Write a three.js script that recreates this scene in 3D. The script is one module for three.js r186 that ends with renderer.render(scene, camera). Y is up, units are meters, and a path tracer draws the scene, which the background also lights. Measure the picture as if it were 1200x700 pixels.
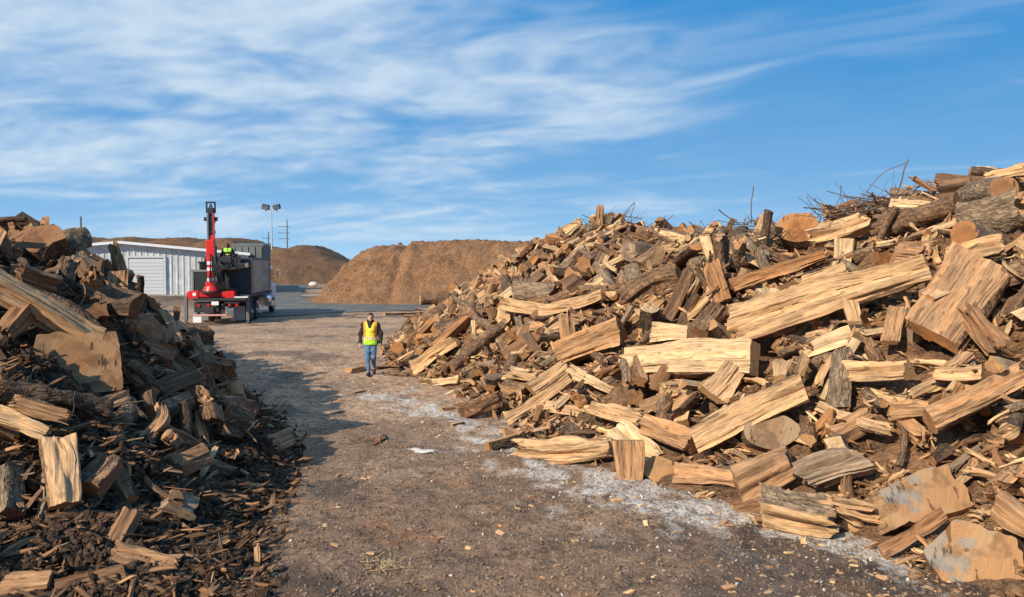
import * as THREE from 'three';
import { mergeGeometries } from 'three/addons/utils/BufferGeometryUtils.js';
import { RoundedBoxGeometry } from 'three/addons/geometries/RoundedBoxGeometry.js';
import { MarchingCubes } from 'three/addons/objects/MarchingCubes.js';

// ---------------------------------------------------------------- camera, sky, sun, exposure
const scene = new THREE.Scene();
const F = 1000, PW = 1200, PH = 700, HORIZON = 303, EYE = 3.25;      // lens in photograph pixels, eye height in metres
const camera = new THREE.PerspectiveCamera(2 * Math.atan(PH / 2 / F) * 180 / Math.PI, PW / PH, 0.1, 2500);
const PITCH = -Math.atan((PH / 2 - HORIZON) / F);
camera.position.set(0, EYE, 0); camera.rotation.set(PITCH, 0, 0); camera.updateMatrixWorld(true);
const SUN_AZ = 41, SUN_EL = 31;                                        // the sun stands behind and to the left of the camera
const sunDir = new THREE.Vector3(-Math.sin(SUN_AZ * Math.PI / 180) * Math.cos(SUN_EL * Math.PI / 180), Math.sin(SUN_EL * Math.PI / 180), Math.cos(SUN_AZ * Math.PI / 180) * Math.cos(SUN_EL * Math.PI / 180));
const sun = new THREE.DirectionalLight(new THREE.Color().setRGB(1, 0.885, 0.70), 5.0);
sun.position.copy(sunDir).multiplyScalar(80).add(new THREE.Vector3(0, 0, -25)); sun.target.position.set(0, 0, -25);
sun.castShadow = true; sun.shadow.mapSize.set(4096, 4096); sun.shadow.radius = 1;
Object.assign(sun.shadow.camera, { left: -60, right: 60, top: 60, bottom: -60, near: 1, far: 260 });
scene.add(sun, sun.target);
const renderer = new THREE.WebGLRenderer({ antialias: true });
renderer.toneMapping = THREE.LinearToneMapping; renderer.toneMappingExposure = 1.1;
renderer.shadowMap.enabled = true;

// ---------------------------------------------------------------- random numbers and noise
function rngOf(seed) { let s = seed >>> 0; return () => { s = (s + 0x6D2B79F5) >>> 0; let t = s; t = Math.imul(t ^ (t >>> 15), t | 1); t ^= t + Math.imul(t ^ (t >>> 7), t | 61); return ((t ^ (t >>> 14)) >>> 0) / 4294967296; }; }
const R0 = rngOf(7);
const TBL = new Float32Array(65536); { const r = rngOf(99); for (let i = 0; i < 65536; i++) TBL[i] = r(); }
const lerp = (a, b, t) => a + (b - a) * t, clamp = (x, a, b) => x < a ? a : x > b ? b : x;
const sstep = (a, b, x) => { const t = clamp((x - a) / (b - a), 0, 1); return t * t * (3 - 2 * t); };
const sm = t => t * t * t * (t * (t * 6 - 15) + 10);
function n2(x, y, px = 0, py = 0, seed = 0) {                           // value noise, 0..1, repeating every px, py when given
  let xi = Math.floor(x), yi = Math.floor(y); const u = sm(x - xi), v = sm(y - yi);
  let x1 = xi + 1, y1 = yi + 1;
  if (px) { xi = ((xi % px) + px) % px; x1 = ((x1 % px) + px) % px; } if (py) { yi = ((yi % py) + py) % py; y1 = ((y1 % py) + py) % py; }
  const h = (a, b) => TBL[(Math.imul(a, 73) + Math.imul(b, 3907) + Math.imul(seed, 1931) + (Math.imul(a, b + 17) & 0xfff)) & 65535];
  return lerp(lerp(h(xi, yi), h(x1, yi), u), lerp(h(xi, y1), h(x1, y1), u), v);
}
function fbm(x, y, oct = 4, px = 0, py = 0, seed = 0) { let s = 0, a = 0.5, t = 0; for (let i = 0; i < oct; i++) { s += a * n2(x, y, px, py, seed + i * 7); t += a; a *= 0.5; x *= 2; y *= 2; px *= 2; py *= 2; } return s / t; }
function n3(x, y, z, seed = 0) {
  const xi = Math.floor(x), yi = Math.floor(y), zi = Math.floor(z), u = sm(x - xi), v = sm(y - yi), w = sm(z - zi);
  const h = (a, b, c) => TBL[(Math.imul(a, 73) + Math.imul(b, 3907) + Math.imul(c, 8263) + Math.imul(seed, 1931) + (Math.imul(a + 31, b + 17) & 0xfff) + (Math.imul(c + 5, a + 11) & 0x7ff)) & 65535];
  return lerp(lerp(lerp(h(xi, yi, zi), h(xi + 1, yi, zi), u), lerp(h(xi, yi + 1, zi), h(xi + 1, yi + 1, zi), u), v), lerp(lerp(h(xi, yi, zi + 1), h(xi + 1, yi, zi + 1), u), lerp(h(xi, yi + 1, zi + 1), h(xi + 1, yi + 1, zi + 1), u), v), w) * 2 - 1;
}

// ---------------------------------------------------------------- sky: blue air with high thin cloud
{
  const W = 4096, H = 2048, d = new Float32Array(W * H * 4);
  for (let j = 0; j < H; j++) {
    const el = ((j + 0.5) / H - 0.5) * Math.PI, y = Math.sin(el), c = Math.cos(el), eld = el * 180 / Math.PI;
    const t = Math.pow(clamp(1 - y, 0, 1), 8);
    const br = lerp(0.020, 0.34, t), bg = lerp(0.235, 0.59, t), bb = lerp(0.585, 0.83, t);
    for (let i = 0; i < W; i++) {
      const th = ((i + 0.5) / W - 0.5) * 2 * Math.PI, x = c * Math.cos(th), z = c * Math.sin(th), k = (j * W + i) * 4;
      let cl = 0;
      if (y > -0.02) {
        const az = Math.atan2(x, -z) * 180 / Math.PI, q = 1 / (Math.max(y, 0) + 0.10), X = x * q, Y = z * q;
        const wx = fbm(X * 0.8 + 3, Y * 0.8, 4, 0, 0, 3) * 1.0, wy = fbm(X * 0.8, Y * 0.8 + 9, 4, 0, 0, 5) * 1.0;
        const a = X * 0.86 + Y * 0.5, b = -X * 0.5 + Y * 0.86;
        const streak = fbm(a * 0.75 + wx, b * 1.15 + wy, 6, 0, 0, 11), soft = fbm(a * 0.9 + wy + 20, b * 1.1 + wx, 5, 0, 0, 23), fine = fbm(a * 5 + wx * 4, b * 8 + wy * 6, 5, 0, 0, 31);
        const edge = 10 + (streak - 0.5) * 34 + (eld - 8) * 0.7;                            // the sheet of cloud ends to the right of the middle
        const far = 0.5 + 0.5 * Math.cos((az + 25) * Math.PI / 180);
        let cov = lerp(0.08, 1, sstep(edge + 5, edge - 9, az)) * lerp(0.45, 1, far);
        const rip = fbm(a * 10 + wy * 6, b * 18 + wx * 9, 4, 0, 0, 37); const dens = sstep(0.33, 0.64, streak * 0.48 + soft * 0.37 + fine * 0.15) * (0.60 + 0.34 * fine + 0.24 * (rip - 0.4)) * 1.05;
        cl = cov * dens;
        const wisp = sstep(0.60, 0.80, fbm(a * 1.1 + wx * 1.2 + 40, b * 4.6 + wy, 5, 0, 0, 41)) * 0.3; cl = Math.max(cl, wisp * (0.5 + 0.5 * cov));
        cl = clamp(cl * 0.95, 0, 0.88) * sstep(-0.02, 0.05, y);
      }
      d[k] = lerp(br, 0.60, cl); d[k + 1] = lerp(bg, 0.71, cl); d[k + 2] = lerp(bb, 0.82, cl); d[k + 3] = 1;
    }
  }
  const sky = new THREE.DataTexture(d, W, H, THREE.RGBAFormat, THREE.FloatType);
  sky.mapping = THREE.EquirectangularReflectionMapping; sky.magFilter = THREE.LinearFilter; sky.needsUpdate = true;
  scene.background = sky; scene.environment = sky;
}

// ---------------------------------------------------------------- scene helpers
const used = new Map();
function numbered(n) { const k = used.get(n) || 0; used.set(n, k + 1); return k ? n + '_' + String(k).padStart(3, '0') : n; }
function tag(o, label, category, group) { o.userData.label = label; o.userData.category = category; if (group) o.userData.group = group; return o; }
function thing(name, label, category, x = 0, y = 0, z = 0, turn = 0, group) { const o = new THREE.Group(); o.name = numbered(name); o.position.set(x, y, z); o.rotation.y = turn; o.userData.kind = 'thing'; tag(o, label, category, group); scene.add(o); return o; }
function mesh(name, geo, mat, parent) { const m = new THREE.Mesh(geo, mat); m.name = name; m.castShadow = m.receiveShadow = true; parent.add(m); return m; }
function struct(name, geo, mat, label, category) { const m = mesh(name, geo, mat, scene); m.userData.kind = 'structure'; if (label) tag(m, label, category); return m; }
function stuff(o, name, label, category) { o.name = name; o.userData.kind = 'stuff'; tag(o, label, category); scene.add(o); return o; }
const lin = (r, g, b) => new THREE.Color().setRGB(r, g, b);
function ray(px, py) { return new THREE.Vector3(px - PW / 2, PH / 2 - py, -F).applyEuler(camera.rotation).normalize(); }
function toPix(v) { const c = v.clone().applyMatrix4(camera.matrixWorldInverse); return [PW / 2 - c.x / c.z * F, PH / 2 + c.y / c.z * F, -c.z]; }
camera.matrixWorldInverse.copy(camera.matrixWorld).invert();
function onGround(px, py) { const r = ray(px, py), k = -EYE / r.y; return new THREE.Vector3(r.x * k, 0, r.z * k); }
function at(px, py, depth) { const r = ray(px, py); return r.multiplyScalar(depth / -r.z).add(camera.position); }

// ---------------------------------------------------------------- textures
const enc = v => { v = clamp(v, 0, 1); return 255 * (v <= 0.0031308 ? v * 12.92 : 1.055 * Math.pow(v, 1 / 2.4) - 0.055); };
const ENC = new Uint8Array(4097); for (let i = 0; i <= 4096; i++) ENC[i] = Math.round(enc(i / 4096));
function makeTex(w, h, fn, wrap = THREE.RepeatWrapping) {                 // fn(x, y, out) fills out = [r, g, b, height], linear
  const c = new Uint8Array(w * h * 4), b = new Uint8Array(w * h * 4), o = [0, 0, 0, 0];
  for (let j = 0; j < h; j++) for (let i = 0; i < w; i++) {
    fn(i / w, j / h, o); const k = (j * w + i) * 4;
    for (let q = 0; q < 3; q++) c[k + q] = ENC[(clamp(o[q], 0, 1) * 4096) | 0];
    b[k] = b[k + 1] = b[k + 2] = clamp(o[3], 0, 1) * 255; c[k + 3] = b[k + 3] = 255;
  }
  const mk = (d, srgb) => { const t = new THREE.DataTexture(d, w, h); t.wrapS = t.wrapT = wrap; t.magFilter = THREE.LinearFilter; t.minFilter = THREE.LinearMipmapLinearFilter; t.generateMipmaps = true; if (srgb) t.colorSpace = THREE.SRGBColorSpace; t.needsUpdate = true; return t; };
  return { map: mk(c, true), bump: mk(b, false) };
}
// split wood: fibres run along v (uv in metres / (0.5, 1.0))
function woodTex(seed, dirt) {
  return makeTex(512, 1024, (x, y, o) => {
    let w = fbm(x * 3, y * 2, 2, 3, 2, seed) * 0.06, knot = 0; for (let k = 0; k < 2; k++) { let kx = x - TBL[seed + k * 3], ky = (y - TBL[seed + k * 3 + 1]); kx -= Math.round(kx); ky -= Math.round(ky); const q = Math.hypot(kx * 0.5, ky * 0.55) / 0.022; w += 0.05 * Math.sign(kx) * Math.exp(-q * q * 0.25) * Math.min(1, Math.abs(kx) * 30); knot = Math.max(knot, sstep(1.25, 0.6, q)); }
    const f1 = fbm((x + w) * 48, y * 5, 3, 48, 5, seed + 3), f2 = fbm((x + w) * 128, y * 9, 2, 128, 9, seed + 5), big = fbm(x * 3, y * 3, 4, 3, 3, seed + 9);
    const band = fbm((x + w * 2) * 10, y * 2, 3, 10, 2, seed + 13);
    const crack = sstep(0.67, 0.76, fbm((x + w) * 22, y * 2.0, 4, 22, 2, seed + 17));
    const spl = sstep(0.66, 0.8, fbm((x + w) * 70, y * 14, 2, 70, 14, seed + 21));
    const grime = sstep(0.52, 0.78, fbm((x + w) * 16, y * 5, 5, 16, 5, seed + 27)) * dirt, stain = sstep(0.45, 0.7, fbm((x + w) * 5, y * 1, 4, 5, 1, seed + 29));
    let v = 0.74 + 0.55 * (f1 - 0.5) + 0.35 * (f2 - 0.5) + 0.24 * (band - 0.5) + 0.42 * (big - 0.5) - 0.13 * stain;
    v = v * (1 - 0.55 * crack) * (1 - 0.36 * knot) + spl * 0.14;
    const red = sstep(0.5, 0.75, band) * 0.25;
    o[0] = v * 0.98; o[1] = v * (0.93 - red * 0.35); o[2] = v * (0.88 - red * 0.6);
    o[0] = lerp(o[0], 0.26, grime * 0.6); o[1] = lerp(o[1], 0.22, grime * 0.6); o[2] = lerp(o[2], 0.18, grime * 0.6);
    const f3 = fbm((x + w) * 240, y * 26, 2, 240, 26, seed + 33); for (let q = 0; q < 3; q++) o[q] *= 0.80 + 0.40 * f3; o[3] = 0.30 + 0.30 * f1 + 0.10 * band + 0.25 * f2 + 0.2 * f3 - 0.45 * crack + 0.12 * spl;
  });
}
const WOOD = [woodTex(100, 0.55), woodTex(300, 0.9)];
const BARK = makeTex(512, 512, (x, y, o) => {
  const wx = fbm(x * 5, y * 5, 3, 5, 5, 60) * 0.16, r = Math.abs(fbm((x + wx) * 16, y * 5, 4, 16, 5, 63) * 2 - 1), r2 = Math.abs(fbm((x + wx) * 30, y * 12, 3, 30, 12, 67) * 2 - 1), l = fbm(x * 5, y * 5, 4, 5, 5, 71), g = fbm(x * 80, y * 60, 2, 80, 60, 73);
  const hgt = clamp(sstep(0.0, 0.42, r) * 0.7 + r2 * 0.3, 0, 1), v = 0.28 + 0.45 * hgt + 0.35 * (g - 0.5) + 0.3 * (l - 0.5), lich = sstep(0.62, 0.74, l) * 0.3;
  o[0] = v + lich * 0.3; o[1] = v * 0.92 + lich * 0.34; o[2] = v * 0.84 + lich * 0.28; o[3] = hgt * 0.8 + g * 0.2;
});
// sawn end: rings round the middle of the sheet, checks that run outwards, saw marks and dirt
function endTex(seed, stained) {
  return makeTex(1024, 1024, (x, y, o) => {
    const dx = x - 0.5, dy = y - 0.5, w = fbm(x * 5, y * 5, 3, 0, 0, seed), r = Math.hypot(dx, dy) * (1 + 0.22 * (w - 0.5)), a = Math.atan2(dy, dx);
    const ring = 0.5 + 0.5 * Math.sin(r * 190 + fbm(x * 9, y * 9, 2, 0, 0, seed + 3) * 6), ringW = fbm(r * 40, 3.3, 2, 0, 0, seed + 5);
    const saw = fbm((x * 0.9 + y * 0.45) * 70, (y * 0.9 - x * 0.45) * 3, 3, 0, 0, seed + 7), dirt = sstep(0.46, 0.70, fbm(x * 7, y * 7, 5, 0, 0, seed + 9)), fine = fbm(x * 200, y * 200, 2, 0, 0, seed + 11);
    const ca = n2((a / Math.PI + 1) * 9 + 0.9 * (w - 0.5) + 0.5 * fbm(x * 12, y * 12, 2, 0, 0, seed + 12), 0.5, 18, 0, seed + 13), crack = 0.8 * sstep(0.90, 0.965, ca) * sstep(0.03, 0.09, r) * sstep(0.42, 0.2, r + 0.2 * (w - 0.5)) + sstep(0.74, 0.78, fbm(x * 16, y * 5, 4, 0, 0, seed + 15));
    const heart = sstep(0.30, 0.14, r + 0.08 * (w - 0.5)), grey = sstep(0.50, 0.62, fbm(x * 3.4 + 5, y * 3.4, 5, 0, 0, seed + 19));
    let v = 0.66 + 0.10 * ring * ringW * 1.6 + 0.28 * (saw - 0.5) + 0.22 * (fine - 0.5);
    o[0] = v * lerp(0.98, 0.84, heart); o[1] = v * lerp(0.90, 0.68, heart); o[2] = v * lerp(0.80, 0.52, heart);
    for (let q = 0; q < 3; q++) { o[q] = lerp(o[q], [0.42, 0.40, 0.38][q], grey * 0.65); o[q] = lerp(o[q], [0.30, 0.24, 0.19][q], dirt * 0.7); o[q] *= 1 - 0.7 * clamp(crack, 0, 1); }
    if (stained) { const p = fbm(x * 3 + 2, y * 3 + 7, 5, 0, 0, seed + 23), q = sstep(0.46, 0.56, p), e = sstep(0.55, 0.68, fbm(x * 5, y * 5, 4, 0, 0, seed + 25)); for (let k = 0; k < 3; k++) { o[k] = lerp([0.66, 0.35, 0.155][k], [0.40, 0.355, 0.31][k], q) * (v + 0.35); o[k] = lerp(o[k], [0.78, 0.56, 0.33][k], e * 0.3) * (1 - 0.6 * clamp(crack, 0, 1)) * (1 - 0.35 * dirt); } }
    o[3] = 0.5 + 0.25 * (saw - 0.5) + 0.1 * ring + 0.15 * fine - 0.5 * clamp(crack, 0, 1);
  });
}
const END = [endTex(500), endTex(700), endTex(900, true)];
const SOIL = makeTex(1024, 1024, (x, y, o) => {
  const a = fbm(x * 6, y * 6, 5, 6, 6, 210), b = fbm(x * 40, y * 40, 4, 40, 40, 220), c = fbm(x * 150, y * 150, 2, 150, 150, 230), sl = sstep(0.70, 0.8, fbm(x * 90, y * 26, 2, 90, 26, 233)) + sstep(0.70, 0.8, fbm(x * 22, y * 84, 2, 22, 84, 237));
  let v = 0.35 + 0.5 * (a - 0.5) + 0.5 * (b - 0.5) + 0.45 * (c - 0.5); o[0] = v + sl * 0.22; o[1] = v * 0.86 + sl * 0.15; o[2] = v * 0.74 + sl * 0.09; o[3] = 0.2 * a + 0.45 * b + 0.3 * c + sl * 0.1;
});
const MULCH = makeTex(1024, 1024, (x, y, o) => {
  const a = fbm(x * 5, y * 5, 5, 5, 5, 310), b = fbm(x * 60, y * 60, 3, 60, 60, 320), c = fbm(x * 180, y * 90, 2, 180, 90, 330), d = fbm(x * 70, y * 200, 2, 70, 200, 340);
  const v = 0.55 + 0.45 * (a - 0.5) + 0.55 * (b - 0.5) + 0.5 * (c - 0.5) + 0.5 * (d - 0.5), w = fbm(x * 9, y * 9, 3, 9, 9, 350) - 0.5; o[0] = v; o[1] = v * (0.92 + 0.1 * w); o[2] = v * (0.86 + 0.25 * w); o[3] = 0.2 * a + 0.4 * b + 0.2 * c + 0.2 * d;
});

// ---------------------------------------------------------------- materials
const M = {};
function mat(key, o) { return M[key] || (M[key] = new THREE.MeshStandardMaterial(Object.assign({ roughness: 0.9, metalness: 0 }, o))); }
const rep = (t, u, v) => { const c = { map: t.map.clone(), bump: t.bump.clone() }; for (const k in c) { c[k].repeat.set(u, v); c[k].needsUpdate = true; } return c; };
const TONE = { cream: [0.90, 0.635, 0.365], straw: [0.80, 0.515, 0.275], tan: [0.63, 0.365, 0.185], orange: [0.60, 0.30, 0.125], brown: [0.40, 0.215, 0.105], grey: [0.48, 0.345, 0.235], dark: [0.25, 0.145, 0.08], stained: [0.56, 0.54, 0.52] };
const BARKTONE = { brown: [0.40, 0.245, 0.145], grey: [0.46, 0.335, 0.225], red: [0.46, 0.255, 0.14], black: [0.21, 0.135, 0.085] };
const woodMat = (tone, v = 0) => mat('wood' + tone + v, { map: WOOD[v].map, bumpMap: WOOD[v].bump, bumpScale: 0.009, color: lin(...TONE[tone]), roughness: 0.88 });
const barkMat = t => mat('bark' + t, { map: BARK.map, bumpMap: BARK.bump, bumpScale: 0.03, color: lin(...BARKTONE[t]), roughness: 0.95 });
const endMat = (tone, v0 = 0, v = tone === 'stained' ? 2 : v0) => mat('end' + tone + v, { map: END[v].map, bumpMap: END[v].bump, bumpScale: 0.006, color: lin(...TONE[tone]), roughness: 0.9 });

// ---------------------------------------------------------------- ground: one sheet to the horizon
const ashLine = [[-3.6, -20.4], [-2.5, -19], [-0.7, -16.5], [0.5, -13.6], [1.45, -12.2], [2.3, -11.5], [3.0, -11.1], [3.6, -10.2]];
function segDist(px, pz, a, b) { const dx = b[0] - a[0], dz = b[1] - a[1], t = clamp(((px - a[0]) * dx + (pz - a[1]) * dz) / (dx * dx + dz * dz + 1e-9), 0, 1); return Math.hypot(px - a[0] - dx * t, pz - a[1] - dz * t); }
const lineDist = (x, z, l) => { let m = 1e9; for (let i = 0; i + 1 < l.length; i++) m = Math.min(m, segDist(x, z, l[i], l[i + 1])); return m; };
const GT = makeTex(2048, 2048, (u, v, o) => {
  const x = u * 16 - 8, z = v * 32 - 38;
  const a = fbm(x * 0.45 + 9, z * 0.45, 5, 0, 0, 400), b = fbm(x * 2.4, z * 2.4, 4, 0, 0, 410), c = fbm(x * 11, z * 11, 3, 0, 0, 420), g = fbm(x * 42, z * 30, 2, 0, 0, 430);
  const damp = sstep(-0.35, 0.35, (z + 15.5) * 0.10 + (a - 0.5) * 2.4 + (x - 1.2) * 0.05 + (b - 0.5) * 0.8);                  // darker damp soil nearer, dry dusty soil beyond
  let vv = Math.max(0.25, 1 + 0.7 * (a - 0.5) + 0.9 * (b - 0.5) + 1.1 * (c - 0.5) + 1.1 * (g - 0.5));
  let r = lerp(0.36, 0.178, damp) * vv, gg = lerp(0.225, 0.105, damp) * vv, bb = lerp(0.136, 0.061, damp) * vv;
  const wet = sstep(0.52, 0.68, fbm(x * 0.8 + 3, z * 0.5, 5, 0, 0, 440) + 0.16 * sstep(-12, -9, z) * sstep(0.2, 2.5, x) - 0.10 * sstep(-12, -16, z)); r *= 1 - 0.52 * wet; gg *= 1 - 0.50 * wet; bb *= 1 - 0.46 * wet;
  const rust = sstep(0.58, 0.72, fbm(x * 0.9 + 13, z * 0.9, 4, 0, 0, 450)) * damp; r *= 1 + 0.22 * rust; bb *= 1 - 0.18 * rust;
  // pale ash trodden into the soil along a wandering track, and specks of it
  const ld = lineDist(x + (b - 0.5) * 1.6, z + (a - 0.5) * 2.6, ashLine), wide = lerp(0.55, 1.25, sstep(-17, -12, z));
  const ashc = sstep(0.44, 0.74, fbm(x * 3.2 + 7, z * 2.1, 5, 0, 0, 460) + 0.34 * sstep(wide, 0.1, ld) - 0.06), grain = sstep(0.42, 0.62, g * 0.55 + c * 0.45 + 0.12 * ashc);
  let ash = sstep(wide * 3.0, 0, ld) * ashc * 0.2 + ashc * sstep(wide * 2.1, wide * 0.2, ld) * grain * 0.8 * lerp(0.5, 1.0, sstep(0.4, 0.65, fbm(x * 14, z * 8, 3, 0, 0, 465))); ash = Math.max(ash, sstep(0.80, 0.88, g * 0.7 + c * 0.3 + 0.06 * sstep(3.2, 0.4, ld)) * 0.75);
  r = lerp(r, 0.56, ash); gg = lerp(gg, 0.50, ash); bb = lerp(bb, 0.43, ash);
  const chip = sstep(0.80, 0.86, fbm(x * 26, z * 20 + x * 9, 2, 0, 0, 470)) * 0.5; r = lerp(r, 0.44, chip); gg = lerp(gg, 0.30, chip); bb = lerp(bb, 0.18, chip);
  o[0] = r; o[1] = gg; o[2] = bb; o[3] = 0.15 * b + 0.4 * c + 0.4 * g;
}, THREE.MirroredRepeatWrapping);
function groundY(x, z) {
  const near = sstep(60, 30, -z) * sstep(30, 12, Math.abs(x));
  const lane = x + 0.25 * (z + 10) * 0.5, rut = Math.exp(-Math.pow((lane - 0.6 + Math.sin(z * 0.3) * 0.3) / 0.35, 2)) + Math.exp(-Math.pow((lane + 1.3 + Math.sin(z * 0.27) * 0.3) / 0.35, 2));
  return near * ((fbm(x * 0.8, z * 0.8, 4, 0, 0, 480) - 0.5) * 0.16 + (fbm(x * 5, z * 5, 3, 0, 0, 490) - 0.5) * 0.055 - rut * 0.035);
}
{
  const xs = [], zs = [];
  for (let x = -9; x <= 9.001; x += 0.1) xs.push(x); for (let s = 0.3, x = 9; x < 1500; s *= 1.35) { x += s; xs.push(x); xs.unshift(-x); }
  for (let z = -5; z >= -30.001; z -= 0.1) zs.push(z); for (let s = 0.15, z = -30; z > -2000; s *= 1.12) { z -= s; zs.push(z); } for (let s = 0.3, z = -5; z < 300; s *= 1.5) { z += s; zs.unshift(z); }
  const p = [], uv = [], ix = [], nx = xs.length;
  for (const z of zs) for (const x of xs) { p.push(x, groundY(x, z), z); uv.push((x + 8) / 16, (z + 38) / 32); }
  for (let j = 0; j + 1 < zs.length; j++) for (let i = 0; i + 1 < nx; i++) { const a = j * nx + i; ix.push(a, a + 1, a + nx, a + 1, a + nx + 1, a + nx); }
  const g = new THREE.BufferGeometry(); g.setAttribute('position', new THREE.Float32BufferAttribute(p, 3)); g.setAttribute('uv', new THREE.Float32BufferAttribute(uv, 2)); g.setIndex(ix); g.computeVertexNormals();
  struct('ground', g, new THREE.MeshStandardMaterial({ map: GT.map, bumpMap: GT.bump, bumpScale: 0.035, roughness: 0.95 }), 'brown trodden soil of the yard with pale ash streaks', 'ground');
}
// asphalt haul road behind the yard
{
  const s = new THREE.Shape([[-15.5, -47], [-13, -47.5], [-10.4, -51], [-6, -53], [16, -54], [60, -54], [60, -60.5], [6, -60.5], [-10, -60], [-14.5, -62], [-18, -72], [-24, -100], [-29, -135], [-36, -135], [-29, -95], [-22.5, -70], [-19, -56]].map(q => new THREE.Vector2(q[0], -q[1])));
  const g = new THREE.ShapeGeometry(s); g.rotateX(-Math.PI / 2); g.translate(0, 0.03, 0);
  const uv = g.attributes.uv, pp = g.attributes.position; for (let i = 0; i < uv.count; i++) uv.setXY(i, pp.getX(i) / 4, pp.getZ(i) / 4);
  const t = makeTex(512, 512, (x, y, o) => { const a = fbm(x * 6, y * 6, 5, 6, 6, 510), b = fbm(x * 90, y * 90, 2, 90, 90, 520), v = 0.11 + 0.12 * (a - 0.5) + 0.08 * (b - 0.5), d = sstep(0.5, 0.7, a) * 0.4; o[0] = lerp(v, 0.24, d); o[1] = lerp(v, 0.19, d); o[2] = lerp(v * 0.93, 0.13, d); o[3] = b; });
  struct('haul_road', g, new THREE.MeshStandardMaterial({ map: t.map, bumpMap: t.bump, bumpScale: 0.01, roughness: 0.85 }), 'grey asphalt haul road crossing behind the yard', 'road');
}

// ---------------------------------------------------------------- heaps as height fields
function polyDist(poly, x, z) { let m = 1e9, inside = false; for (let i = 0, j = poly.length - 1; i < poly.length; j = i++) { const a = poly[i], b = poly[j]; m = Math.min(m, segDist(x, z, a, b)); if ((a[1] > z) !== (b[1] > z) && x < (b[0] - a[0]) * (z - a[1]) / (b[1] - a[1]) + a[0]) inside = !inside; } return inside ? m : -m; }
const smin = (a, b, k) => -k * Math.log(Math.exp(-a / k) + Math.exp(-b / k));
function heapMesh(bounds, cell, hf, uvm, skirt = 0.25) {
  const [x0, x1, z0, z1] = bounds, nx = Math.ceil((x1 - x0) / cell) + 1, nz = Math.ceil((z1 - z0) / cell) + 1, p = new Float32Array(nx * nz * 3), uv = new Float32Array(nx * nz * 2), ok = new Uint8Array(nx * nz), ix = [];
  for (let j = 0; j < nz; j++) for (let i = 0; i < nx; i++) { const x = x0 + i * cell, z = z0 + j * cell, k = j * nx + i, h = hf(x, z); ok[k] = h > -skirt; p[k * 3] = x; p[k * 3 + 1] = Math.max(h, -skirt); p[k * 3 + 2] = z; uv[k * 2] = x / uvm; uv[k * 2 + 1] = (z - h * 1.1) / uvm; }
  for (let j = 0; j + 1 < nz; j++) for (let i = 0; i + 1 < nx; i++) { const a = j * nx + i; if (ok[a] || ok[a + 1] || ok[a + nx] || ok[a + nx + 1]) ix.push(a, a + nx, a + 1, a + 1, a + nx, a + nx + 1); }
  const g = new THREE.BufferGeometry(); g.setAttribute('position', new THREE.BufferAttribute(p, 3)); g.setAttribute('uv', new THREE.BufferAttribute(uv, 2)); g.setIndex(ix); g.computeVertexNormals(); return g;
}
const heapBase = (poly, slope, cap, k) => (x, z) => { const d = polyDist(poly, x, z); return d < 0 ? d * slope : smin(d * slope, cap(x, z), k); };

// mulch heaps beyond the road
{
  const mm = (r, g, b) => new THREE.MeshStandardMaterial({ map: MULCH.map, bumpMap: MULCH.bump, bumpScale: 0.12, color: lin(r, g, b), roughness: 0.96 });
  const rough = (x, z0, k, b) => { const z = z0 - b * 1.4; return (fbm(x * 0.5, z * 0.5, 4, 0, 0, 610) - 0.5) * 0.35 * k + (fbm(x * 1.9, z * 1.9, 5, 0, 0, 620) - 0.5) * 0.36 * k + (fbm(x * 6, z * 6, 2, 0, 0, 625) - 0.5) * 0.24 * k; };
  const p1 = [[-14.6, -61.6], [-8, -60.8], [0, -60.6], [8, -60.4], [25, -60], [40, -62], [40, -84], [5, -86], [-10, -82], [-15.5, -72]];
  const b1 = heapBase(p1, 1.2, (x, z) => 4.1 + 0.35 * sstep(-14, -2, x) + 0.2 * Math.exp(-Math.pow((x + 4) / 3, 2)), 0.6);
  const h1 = (x, z) => { const b = b1(x, z); if (b < -0.4) return b; const gx = x + 8.5 + (z + 63) * 0.12 + (fbm(z * 0.6, 3, 3) - 0.5) * 0.8; const e = clamp(b, 0, 1); return b + e * (rough(x, z, 1.25, b) - 0.42 * Math.exp(-Math.pow(gx / 0.42, 2)) + 0.18 * Math.exp(-Math.pow((gx - 0.7) / 0.5, 2)) - 0.12 * (fbm(x * 0.35 + 4, 7, 3, 0, 0, 640) - 0.5) * sstep(-66, -61, z)); };
  const m1 = mesh('mulch_heap', heapMesh([-17, 40, -87, -59.5], 0.16, h1, 5), mm(0.50, 0.275, 0.14), scene); tag(m1, 'long tan brown mulch heap with a gully beyond the asphalt road', 'mulch heap');
  const p2 = [[-60, -98], [-40, -104], [-28, -106], [-20, -111], [-14, -118], [-18, -128], [-40, -134], [-75, -130], [-95, -112], [-80, -100]];
  const b2 = heapBase(p2, 0.95, (x, z) => 5.2 - 0.75 * sstep(-38, -31, x) + 0.75 * Math.abs(Math.sin(x * 0.55 + 0.4)) * sstep(-33, -37, x) + 0.5 * Math.exp(-Math.pow((x + 27.8) / 1.5, 2)) - 2.0 * sstep(-27, -22, x), 0.35);
  const h2 = (x, z) => { const b = b2(x, z); return b < -0.4 ? b : b + clamp(b, 0, 1) * rough(x, z, 1, b); };
  const m2 = mesh('mulch_heap', heapMesh([-96, -12, -136, -96], 0.3, h2, 5), mm(0.38, 0.22, 0.12), scene); m2.name = numbered('mulch_heap'); m1.name = 'mulch_heap'; m2.name = 'mulch_heap_001';
  tag(m2, 'far dark brown mulch windrow with humped crest behind the metal shed', 'mulch heap');
}

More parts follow.
